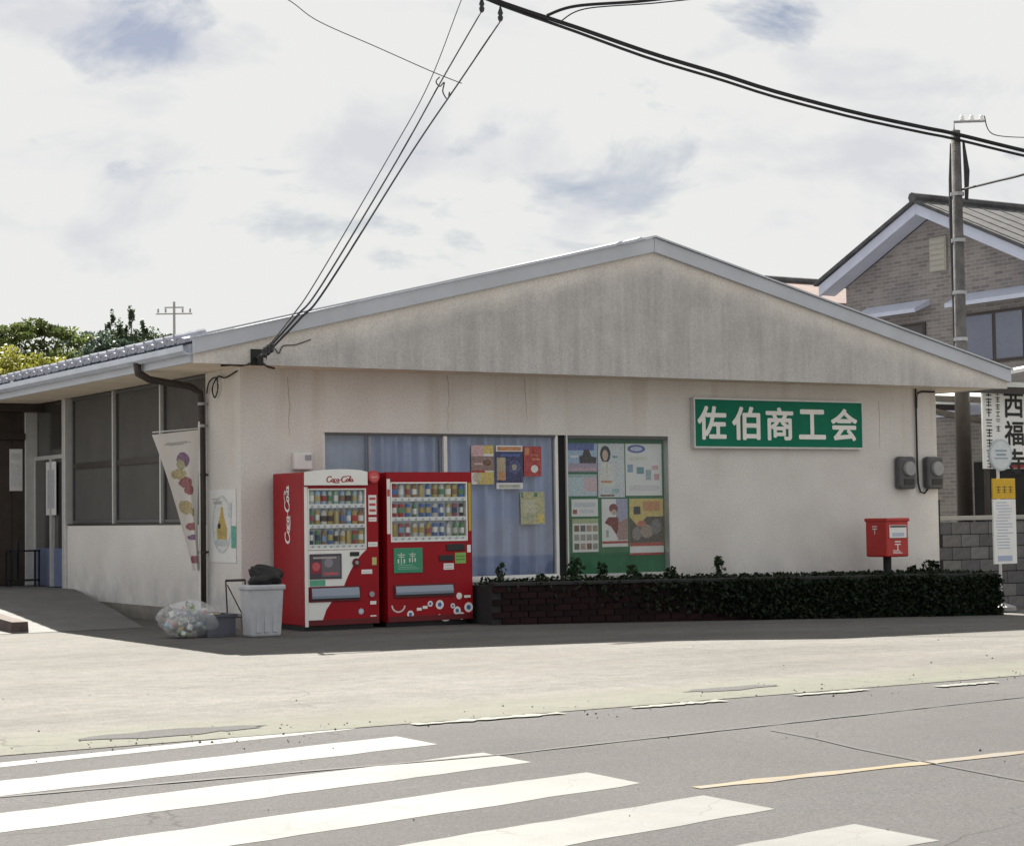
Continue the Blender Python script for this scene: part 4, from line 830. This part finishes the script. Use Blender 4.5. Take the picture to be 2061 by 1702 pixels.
# ------------------------------------------------------------------ right side: bus stop, block wall, temple sign, carport, pole, house
bs = thing('bus_stop', 'bus stop post with round disc and yellow and white plates', 'bus stop', (11.86, -.65, -.2), 0)
t = MB(); t.tube([(0, .02, 0), (.0, .02, 2.5)], .022, 10); t.build('post', M['alu'], bs)
t = MB(); t.lathe([(.20, 0), (.20, .05), (.05, .10), (.03, .10)], n=20); t.build('base', M['grey'], bs)
t = MB(); t.tube([(.02, -.03, 2.29), (.02, .0, 2.29)], .235, 32); dc = t.build('disc', C(.42, .48, .52), bs)
t = MB(); t.disc((.02, -.0315, 2.29), XU, ZU, .205, 0, 32); sticker_rects = ((-.12, .05, .12, .075), (-.10, -.01, .10, .02), (-.14, -.06, .14, -.04))
for a in sticker_rects: t.box(.02+a[0], .02+a[2], -.0335, -.0325, 2.29+a[1], 2.29+a[3], 1)
t.build('disc_face', [C(.56, .60, .62), C(.25, .30, .36)], dc)
t = MB(); t.box(-.17, .30, -.03, -.004, 1.64, 1.94); ypl = t.build('yellow_plate', C(.58, .36, .02), bs, bevel=.004)
t = MB()
for k in range(3):
    cx = -.05+.125*k
    for (a0, b0, a1, b1) in ((-.045, .03, .045, .04), (-.006, .05, .006, -.05), (-.04, -.012, .04, -.002), (-.035, -.05, .035, -.04)): t.box(cx+a0, cx+a1, -.0325, -.0312, 1.78+min(b0, b1), 1.78+max(b0, b1))
t.build('plate_lettering', C(.12, .09, .03), ypl)
t = MB(); t.box(-.17, .30, -.03, -.004, .68, 1.634); wpl = t.build('white_plate', M['white'], bs, bevel=.004)
t = MB(); rr = random.Random(8)
for k in range(16):
    z = 1.58-k*.045; t.box(-.12+rr.uniform(0, .05), .25-rr.uniform(0, .14), -.0325, -.0312, z, z+.012)
t.box(-.10, .2, -.0325, -.0312, .72, .80); t.build('timetable_print', C(.36, .42, .56), wpl)
# block wall with separate blocks
bwl = thing('block_wall', 'grey concrete block wall behind the bus stop', 'wall', (12.1, 1.0, -.3))
t = MB(); t.box(0, 7.0, .02, .13, 0, 1.38); t.build('core', M['mortar'], bwl)
bm = MB(); bm.box(-.193, .193, -.02, .03, -.093, .093); bme2 = bm.mesh('block', M['block'])
for row in range(7):
    xx = .2+(.2 if row % 2 else 0)
    while xx < 6.9: inst(bme2, 'block', bwl, (xx, .02+rnd.uniform(-.003, .003), .1+row*.2)); xx += .4
t = MB(); t.box(-.02, 7.0, -.04, .19, 1.42, 1.49); t.build('coping', M['capstone'], bwl, bevel=.01)
t = MB(); t.box(0, .10, -.06, .15, 1.2, 1.75); t.build('dark_end_post', M['black'], bwl)
ts = thing('temple_sign', 'tall white board with black characters beyond the block wall', 'sign', (14.22, 2.0, -.3))
t = MB(); t.box(0, 1.30, -.04, 0, 2.26, 3.72); t.build('board', M['white'], ts, bevel=.008)
t = MB()
for x in (.1, 1.15): t.box(x, x+.07, .002, .07, 0, 3.6)
t.build('post', M['brown'], ts)
t = MB()
for i, ch in enumerate('西福寺'): t = MB(); glyphs(t, ch, (.50, -.041, 3.13-.47*i), XU, ZU, .44, .40, .003, .022); t.build('character', M['black'], ts)
rr = random.Random(77)
for col, (cx, n_, s) in enumerate(((.14, 8, .14), (.35, 6, .10))):
    for i in range(n_):
        t = MB(); z = 3.54-i*(s*1.22)
        for (a0, b0, a1, b1) in ((-.5, .28, .5, .42), (-.07, .5, .07, -.5), (-.4, -.05, .4, .07), (-.45, -.42, .45, -.30)):
            if rr.random() < .85: t.box(cx+a0*s, cx+a1*s, -.0435, -.0415, z+min(b0, b1)*s, z+max(b0, b1)*s)
        t.build('small_character', M['black'], ts)
t = MB(); t.box(.62, 1.25, -.044, -.0405, 2.27, 2.33); t.build('red_strip', C(.28, .02, .025), ts)
t = MB(); t.prism([(-.15, -.25, 3.74), (1.6, -.25, 4.02), (1.6, -.25, 4.08), (-.15, -.25, 3.80)], (0, .5, 0)); t.build('white_cap', M['white'], ts)
cp = thing('carport', 'milky translucent carport roof on dark beams behind the office corner', 'carport', (12.7, 1.6, -.3))
t = MB(); npan = 8
for k in range(npan): t.box(.65*k+.01, .65*(k+1)-.01, 0, 4.4, 3.62, 3.628)
t.build('roof_sheet', M['polycarb'], cp)
for y in (.05, 2.2, 4.3):
    t = MB(); t.box(0, 5.2, y, y+.07, 3.50, 3.61); t.build('beam', M['brown'], cp)
for x in (.1, 5.0):
    for y in (.2, 4.2): t = MB(); t.box(x, x+.09, y, y+.09, 0, 3.5); t.build('post', M['brown'], cp)
t = MB(); t.prism([(1.0, 2.1, 3.42), (3.3, 2.1, 3.12), (3.3, 2.1, 3.22), (1.0, 2.1, 3.52)], (0, .06, 0)); t.build('brace', M['brown'], cp)
# utility pole on the right and its hardware
up_ = thing('utility_pole', 'tall concrete utility pole rising behind the right roof corner', 'utility pole', (14.55, 2.75, -.3))
t = MB(); t.tube([(0, 0, 0), (0, 0, 3), (0, 0, 8.1)], [.125, .110, .080], 14); t.build('pole', M['pole'], up_, smooth=True)
t = MB(); t.tube([(0, 0, .9), (0, 0, 3.9), (0, 0, 3.98)], [.140, .128, .116], 14); t.build('dark_lower_shell', M['brown'], up_, smooth=True)  # dark brown layer around the lower part of the pole
for z in (4.5, 5.3, 6.2, 7.0):
    t = MB(); t.lathe([(.10, -.03), (.118, -.03), (.118, .03), (.10, .03)], (0, 0, z), 14); t.build('band', M['steel'], up_)
t = MB(); t.tube([(-.03, 0, 8.05), (-.03, 0, 8.25), (.45, -.25, 8.27)], .025, 8); t.build('arm', M['steel'], up_)
for k in range(3):
    t = MB(); t.lathe([(.0, 0), (.035, .01), (.045, .04), (.03, .06), (.04, .08), (.02, .11)], (.10+.14*k, -.06-.09*k, 8.26), 10); t.build('insulator', M['vwhite'], up_)
t = MB(); t.tube([(.02, .12, 7.9), (.03, .16, 7.3), (.03, .17, 6.6), (.03, .17, 5.0), (.03, .18, .5)], [.03, .045, .05, .03, .03], 8); t.tube([(.10, -.08, 7.9), (.14, -.1, 7.4), (.12, -.1, 6.9)], [.02, .05, .03], 8); t.build('riser_cable', M['wiregrey'], up_)

# two-storey brick tile house, gable end towards us
H = thing('tile_house', 'two storey brown brick tile house with pale blue bargeboards', 'house', (18.0, 0, -.3))
Y0, Y1, YR, ZEV, ZRG = 3.9, 9.5, 6.90, 5.985, 7.155
def gz_(y): return ZRG-abs(y-YR)*.45
t = MB(); t.prism([(0, Y0, 0), (0, Y1, 0), (0, Y1, gz_(Y1)+.3), (0, YR, ZRG+.3), (0, Y0, gz_(Y0)+.3)], (11, 0, 0)); t.build('wall', M['housetile'], H)
for s, ye in ((-1, Y0-.55), (1, Y1+.35)):
    ze = gz_(ye)+.3; b = MB(); b.prism([(-.45, YR+s*.003, ZRG+.30), (-.45, ye, ze), (-.45, ye, ze+.22), (-.45, YR+s*.003, ZRG+.52)], (.06, 0, 0)); b.build('bargeboard', M['barge'], H)
    b = MB(); b.prism([(-.52, YR+s*.004, ZRG+.525), (-.52, ye+s*.08, ze+.215), (-.52, ye+s*.08, ze+.285), (-.52, YR+s*.004, ZRG+.60)], (12, 0, 0)); r_ = b.build('roof_slope', M['tile_dark'], H)
    for k in range(24 if s < 0 else 0):
        c = MB(); xk = -.4+.5*k; c.tube([(xk, YR, ZRG+.60), (xk, ye+s*.08, ze+.29)], .018, 6); c.build('tile_rib', M['tile_dark'], r_)
    b = MB(); b.box(-.44, 0, min(YR, ye), max(YR, ye), 0, .001) if False else b.prism([(-.39, YR+s*.003, ZRG+.32), (-.39, ye, ze+.02), (-.39, ye, ze+.05), (-.39, YR+s*.003, ZRG+.35)], (.385, 0, 0)); b.build('verge_soffit', M['barge'], H)
b = MB(); b.tube([(-.55, YR, ZRG+.63), (11.6, YR, ZRG+.63)], .10, 8); b.build('ridge_cap', M['tile_dark'], H)
b = MB(); b.box(-.05, -.003, 6.50, 6.96, 6.32, 7.00); v = b.build('gable_vent', C(.30, .29, .25), H)
for k in range(6): b = MB(); b.box(-.062, -.051, 6.53, 6.93, 6.34+.108*k, 6.41+.108*k); b.build('louvre', C(.34, .33, .29), v)
for ya, yb in ((3.6, 6.2), (7.02, 8.85)):
    b = MB(); b.prism([(-.002, ya, 5.68), (-.42, ya, 5.52), (-.42, ya, 5.60), (-.002, ya, 5.80)], (0, yb-ya, 0)); b.build('window_hood', M['barge'], H)
for ya, yb, za, zb in ((4.5, 6.05, 4.40, 5.40), (7.15, 8.7, 4.55, 5.35)):
    b = MB(); b.box(-.03, -.002, ya, yb, za, zb); wn = b.build('window', M['brown'], H)
    n = 2
    for k in range(n):
        yk = ya+(yb-ya)*k/n; b = MB(); b.box(-.036, -.031, yk+.06, yk+(yb-ya)/n-.04, za+.06, zb-.06); b.build('pane', C(.15, .165, .22, .25) if ya < 6 else M['darkglass'], wn)  # nearer window's panes coloured pale blue to imitate reflected sky
b = MB(); b.box(-.05, -.002, 2.9, 10.4, 3.42, 3.62); b.build('white_band', M['barge'], H)
b = MB(); b.box(-.04, -.002, 4.6, 5.9, .2, 2.5); b.build('dark_doorway', M['darkroom'], H)
b = MB(); pass
lw = thing('low_roofed_wing', 'low wing with reddish tile roof left of the brown house', 'house', (20.4, 12.2, -.3))
b = MB(); b.box(0, 8, .25, 3.6, 0, 6.1); b.build('wall', M['housetile'], lw)
b = MB(); b.prism([(-.5, -.0, 6.05), (-.5, 4.0, 6.05), (-.5, 4.0, 6.2), (-.5, 2.2, 7.10), (-.5, -.0, 6.35)], (9, 0, 0)); rr_ = b.build('roof', M['redtile'], lw)
b = MB(); b.tube([(-.55, 2.2, 7.12), (8.6, 2.2, 7.12)], .10, 8); b.build('ridge_cap', M['tile_dark'], rr_)

# ------------------------------------------------------------------ overhead cables
CAMP = Vector((-9.19, -21.0, 1.30))
def cable(name, label, pts, r, m='wire', cat='cable', n=40):
    P = [Vector(p) for p in pts]
    def cat_(t):
        k = min(int(t), len(P)-2); f = t-k; a, b, c, d = P[max(k-1, 0)], P[k], P[k+1], P[min(k+2, len(P)-1)]
        return .5*((2*b)+(-a+c)*f+(2*a-5*b+4*c-d)*f*f+(-a+3*b-3*c+d)*f**3)
    path = [cat_((len(P)-1)*i/n*.99999) for i in range(n+1)]
    b = MB(); b.tube(path, r, 6); o = b.build(name, M[m], smooth=True); return tag(o, label, cat, 'overhead cables')
main = [(4.37, 4.66, 10.05), (5.47, 4.45, 9.65), (6.27, 4.29, 9.35), (7.59, 4.03, 9.03), (8.86, 3.78, 8.71), (10.08, 3.53, 8.45), (11.06, 3.34, 8.23), (12.52, 3.04, 7.97), (13.84, 2.77, 7.79), (14.41, 2.65, 7.72), (15.8, 2.37, 7.50), (17.2, 2.08, 7.30), (19.29, 1.66, 6.95)]
cable('overhead_cable', 'thick black cable sweeping from the top of the picture to the pole', main, .034)
cable('overhead_cable', 'thinner black cable strung just under the thick one', [(x, y+.02, z-.03-.055*min(1, max(0, (x-6)/2.5))) for x, y, z in main], .024)
cable('overhead_cable', 'black branch cable leaving the thick one towards the top edge', [(7.09, 4.12, 9.18), (7.5, 3.89, 9.33), (8.44, 3.31, 9.40), (9.44, 2.68, 9.55), (10.44, 2.05, 9.85)], .026)
cable('overhead_cable', 'thin grey wire slung under the short branch cable near the top', [(7.31, 4.06, 9.10), (7.58, 3.73, 9.26), (8.58, 3.11, 9.34), (9.58, 2.48, 9.48), (10.37, 1.97, 9.74)], .011, 'wiregrey')
cable('service_wire', 'leftmost of the three service wires rising from the gable corner', [(-0.3, -1.35, 3.17), (0.28, -0.88, 3.65), (0.85, -0.38, 4.17), (2.84, 1.55, 6.1), (4.27, 2.95, 7.54), (5.49, 4.12, 9.14), (5.9, 4.5, 9.68)], 0.008, 'wiregrey')
cable('service_wire', 'middle one of the three service wires rising from the gable corner', [(-0.29, -1.35, 3.16), (0.33, -0.88, 3.64), (0.92, -0.38, 4.12), (3.02, 1.6, 6.12), (4.61, 3.1, 7.72), (6.06, 4.43, 9.17)], 0.012, 'wiregrey')
cable('service_wire', 'rightmost of the three service wires rising from the gable corner', [(-0.28, -1.36, 3.14), (0.38, -0.88, 3.62), (0.97, -0.4, 4.08), (3.25, 1.6, 6.25), (4.81, 2.98, 7.65), (6.32, 4.29, 9.02)], 0.013, 'wiregrey')
cable('stay_wire', 'thin grey wire crossing to the service wires from the upper left', [(2.25, 4.73, 9.22), (2.75, 4.44, 8.94), (3.13, 4.22, 8.62), (3.88, 3.78, 8.22), (4.57, 3.37, 7.85), (4.95, 3.15, 7.67)], .007, 'wiregrey')
cable('wire_loop', 'small slack loop of wire hanging where the service wires are tied', [(4.67, 3.32, 7.77), (4.62, 3.34, 7.70), (4.67, 3.32, 7.63), (4.73, 3.29, 7.69), (4.71, 3.3, 7.55), (4.77, 3.27, 7.44), (4.80, 3.26, 7.55)], .010, 'wiregrey')
cable('overhead_wire', 'thin wire leaving the top of the utility pole to the right', [(14.99, 2.5, 8.05), (18.05, 5.23, 8.50), (21.72, 7.63, 9.20)], .010, 'wiregrey')
cable('overhead_cable', 'black cable leaving the utility pole below its top to the right', [(14.55, 2.62, 6.76), (12.9, .3, 6.40), (11.16, -2.13, 6.03), (8.5, -6, 5.6)], .020)
cable('wall_wire', 'thin curled wire running from the gable bracket along the panel', [(.02, -.70, 3.14), (.05, -.70, 3.24), (.14, -.66, 3.28), (.2, -.66, 3.22), (.26, -.65, 3.31), (.42, -.65, 3.33), (.62, -.65, 3.40)], .006, 'wiregrey')
cable('wire_coil', 'loose coil of dark wire hanging under the eave at the pier', [(-.02, .05, 3.06), (-.04, .35, 3.0), (-.03, .60, 3.03), (-.04, .75, 2.9), (-.04, .68, 2.78), (-.04, .58, 2.88), (-.04, .63, 3.02), (-.04, .85, 2.98), (-.03, .95, 2.85)], .009, 'wire')
for k, (p, lab) in enumerate((((6.06, 4.40, 9.16), 'left insulator clamp hanging from the thick cable at the top'), ((6.32, 4.27, 9.02), 'right insulator clamp hanging from the thick cable at the top'))):
    b = MB(); b.lathe([(.012, 0), (.035, .02), (.045, .07), (.028, .10), (.045, .13), (.03, .18), (.012, .24)], (0, 0, 0), 10); o = b.build('insulator', M['vdark'], smooth=True); o.location = p; tag(o, lab, 'insulator', 'cable insulators')
jb = thing('wire_bracket', 'dark bracket and clamp holding the service wires on the gable corner', 'bracket', (-.05, -.64, 3.10))
b = MB(); b.box(-.10, .05, -.03, -.001, -.03, .16); b.build('plate', M['black'], jb)
b = MB(); b.tube([(-.02, -.02, .05), (-.12, -.30, .05), (-.235, -.72, .05)], .022, 8); b.tube([(-.02, -.02, -.0), (-.17, -.45, .04)], .012, 6); b.build('standoff_arm', M['black'], jb)
for k in range(3): b = MB(); b.lathe([(.012, 0), (.035, .02), (.03, .06), (.035, .09), (.012, .12)], (-.25+.05*k, -.72+.02*k, .0+.03*k), 8); b.build('insulator', M['vdark'], jb)
b = MB(); b.tube([(-.1, .0, -.01), (-.2, .03, -.03), (-.3, .08, -.02), (-.42, .12, -.03)], .016, 6); b.tube([(.05, 0, 0), (.14, .02, -.04), (.22, .04, -.05)], .014, 6); b.build('lead', M['brown'], jb)
# ------------------------------------------------------------------ trees and things beyond the office
def tree(name, label, loc, h, trunk_r, clumps, leafm, nleaf, lsize, seed, kind='broad'):
    rg = random.Random(seed); t_ = thing(name, label, 'tree', loc, 0, 'trees beyond the office')
    b = MB(); lean = rg.uniform(-.15, .15)
    b.tube([(0, 0, 0), (lean*.3, 0, h*.3), (lean, .05, h*.62), (lean*1.2, .05, h*.9)], [trunk_r, trunk_r*.8, trunk_r*.5, trunk_r*.15], 8)
    for (c, r) in clumps: b.tube([(lean*.6, .02, h*.45), ((c[0]+lean)*.5, c[1]*.5, (c[2]+h*.5)*.5), (c[0], c[1], c[2])], [trunk_r*.4, trunk_r*.25, trunk_r*.08], 6)
    b.build('trunk', M['bark'], t_)
    c_ = MB(); ti = []; tot = sum(r[0]*r[1]*r[2] for _, r in clumps)
    for (c, r) in clumps:
        nsub = max(5, int(14*(r[0]*r[1]*r[2]/tot)**.5*len(clumps)**.5)); nn = int(nleaf*(r[0]*r[1]*r[2]/tot))
        subs = []
        for _ in range(nsub):
            d = Vector((rg.gauss(0, 1), rg.gauss(0, 1), rg.gauss(0, 1))).normalized()*rg.uniform(.35, .95)
            subs.append((Vector((c[0]+d.x*r[0], c[1]+d.y*r[1], c[2]+d.z*r[2])), rg.uniform(.25, .45), rg.uniform(-.25, .25)))
        for _ in range(nn):
            sc_, sr, sb = rg.choice(subs); d = Vector((rg.gauss(0, 1), rg.gauss(0, 1), rg.gauss(0, 1))).normalized()*(rg.random()**.45)
            p = sc_+Vector((d.x*r[0]*sr, d.y*r[1]*sr, d.z*r[2]*sr)); leaf(c_, ti, p, lsize*rg.uniform(.6, 1.4), rg, .6); ti[-1] = min(1, max(0, ti[-1]*.7+.15+sb))
    leafobj(c_, ti, 'crown', M[leafm], t_); return t_
tree('pine_tree', 'flat topped green pine at the far left behind the eave', (6.0, 26.0, -.3), 6.6, .16, [((-1.0, 0, 6.2), (.9, .9, .32)), ((.1, .1, 6.35), (1.0, .9, .36)), ((-.4, .2, 5.7), (1.5, 1.0, .45)), ((.75, 0, 6.25), (.55, .6, .22)), ((-1.9, 0, 6.3), (.9, .9, .4)), ((.3, 0, 5.2), (.9, .9, .35))], 'leaf_pine', 9000, .065, 41)
tree('yellow_shrub', 'yellow green leafy tree in front of the pine at the left', (3.4, 18.2, -.3), 5.0, .10, [((-.5, 0, 4.8), (.55, .6, .5)), ((.15, 0, 4.75), (.5, .5, .45)), ((-.1, .1, 4.3), (.9, .8, .6)), ((.65, 0, 4.6), (.4, .4, .35)), ((-.9, 0, 4.6), (.4, .4, .4)), ((-1.4, 0, 4.9), (.5, .5, .5))], 'leaf_yellow', 8000, .050, 42)
tree('broadleaf_tree', 'blue green rounded tree between the pine and the conifer', (9.6, 31.8, -.3), 6.6, .18, [((-.6, 0, 6.5), (.8, .8, .55)), ((.35, 0, 6.6), (.8, .8, .5)), ((0, 0, 5.8), (1.6, 1.2, .8)), ((-1.1, 0, 6.1), (.7, .7, .5))], 'leaf_teal', 9000, .06, 43)
tree('conifer', 'spiky dark conifer sticking up above the left eave', (11.35, 34.3, -.3), 7.9, .14, [((-.55, 0, 7.45), (.16, .16, .50)), ((-.2, 0, 7.2), (.2, .2, .55)), ((.12, 0, 7.75), (.15, .15, .62)), ((.55, 0, 7.4), (.15, .15, .5)), ((0, 0, 6.7), (.75, .7, .6)), ((.3, 0, 7.0), (.3, .3, .4))], 'leaf_conifer', 6000, .055, 44)
tree('hedge_tree', 'low dark tree top just above the tiled eave right of the conifer', (13.0, 37.8, -.3), 7.3, .18, [((-.6, 0, 7.2), (.8, .8, .5)), ((.4, 0, 7.25), (.8, .8, .5)), ((0, 0, 6.6), (1.8, 1.2, .7))], 'leaf_conifer', 7000, .06, 45)
tree('hedge_tree', 'dark tree top behind the tiled eave below the far power pole', (14.9, 37.0, -.3), 7.4, .18, [((-.6, 0, 7.3), (.8, .8, .45)), ((.4, 0, 7.35), (.8, .8, .5)), ((0, 0, 6.8), (1.9, 1.2, .7)), ((1.3, 0, 7.1), (.8, .8, .5))], 'leaf_teal', 7000, .06, 46)
ol = thing('outhouse', 'small reddish tiled roof at the left edge below the yellow tree', 'house', (2.2, 20.6, -.3))
b = MB(); b.box(-1.6, 1.4, 0, 3, 0, 4.6); b.build('wall', M['wall'], ol)
b = MB(); b.prism([(-2, -.4, 4.6), (-2, 1.5, 5.35), (-2, 3.4, 4.6), (-2, 3.4, 4.5), (-2, 1.5, 5.2), (-2, -.4, 4.5)], (3.75, 0, 0)); rr_ = b.build('roof', M['redtile'], ol)
for k in range(13): b = MB(); b.tube([(-1.9+.3*k, -.42, 4.62), (-1.9+.3*k, 1.5, 5.38)], .06, 6); b.build('roof_tile', M['redtile'], rr_)
fp = thing('power_pole', 'far power pole with crossarm standing above the trees at left', 'utility pole', (24.5, 63.6, -.3))
b = MB(); b.tube([(0, 0, 0), (0, 0, 11.85)], [.11, .06], 8); b.build('pole', M['grey'], fp)  # pole, crossarms and insulators in lighter grey to imitate distance haze
for z, w_ in ((11.25, .85), (11.55, .45)): b = MB(); b.box(-w_, w_, -.04, .04, z, z+.055); o = b.build('crossarm', M['grey'], fp); o.rotation_euler = (0, 0, R(-31))
for k in (-.75, -.4, .4, .75): b = MB(); b.lathe([(.03, 0), (.06, .06), (.03, .10), (.06, .16), (.02, .2)], (k*math.cos(R(31)), -k*math.sin(R(31)), 11.33), 8); b.build('insulator', M['grey'], fp)
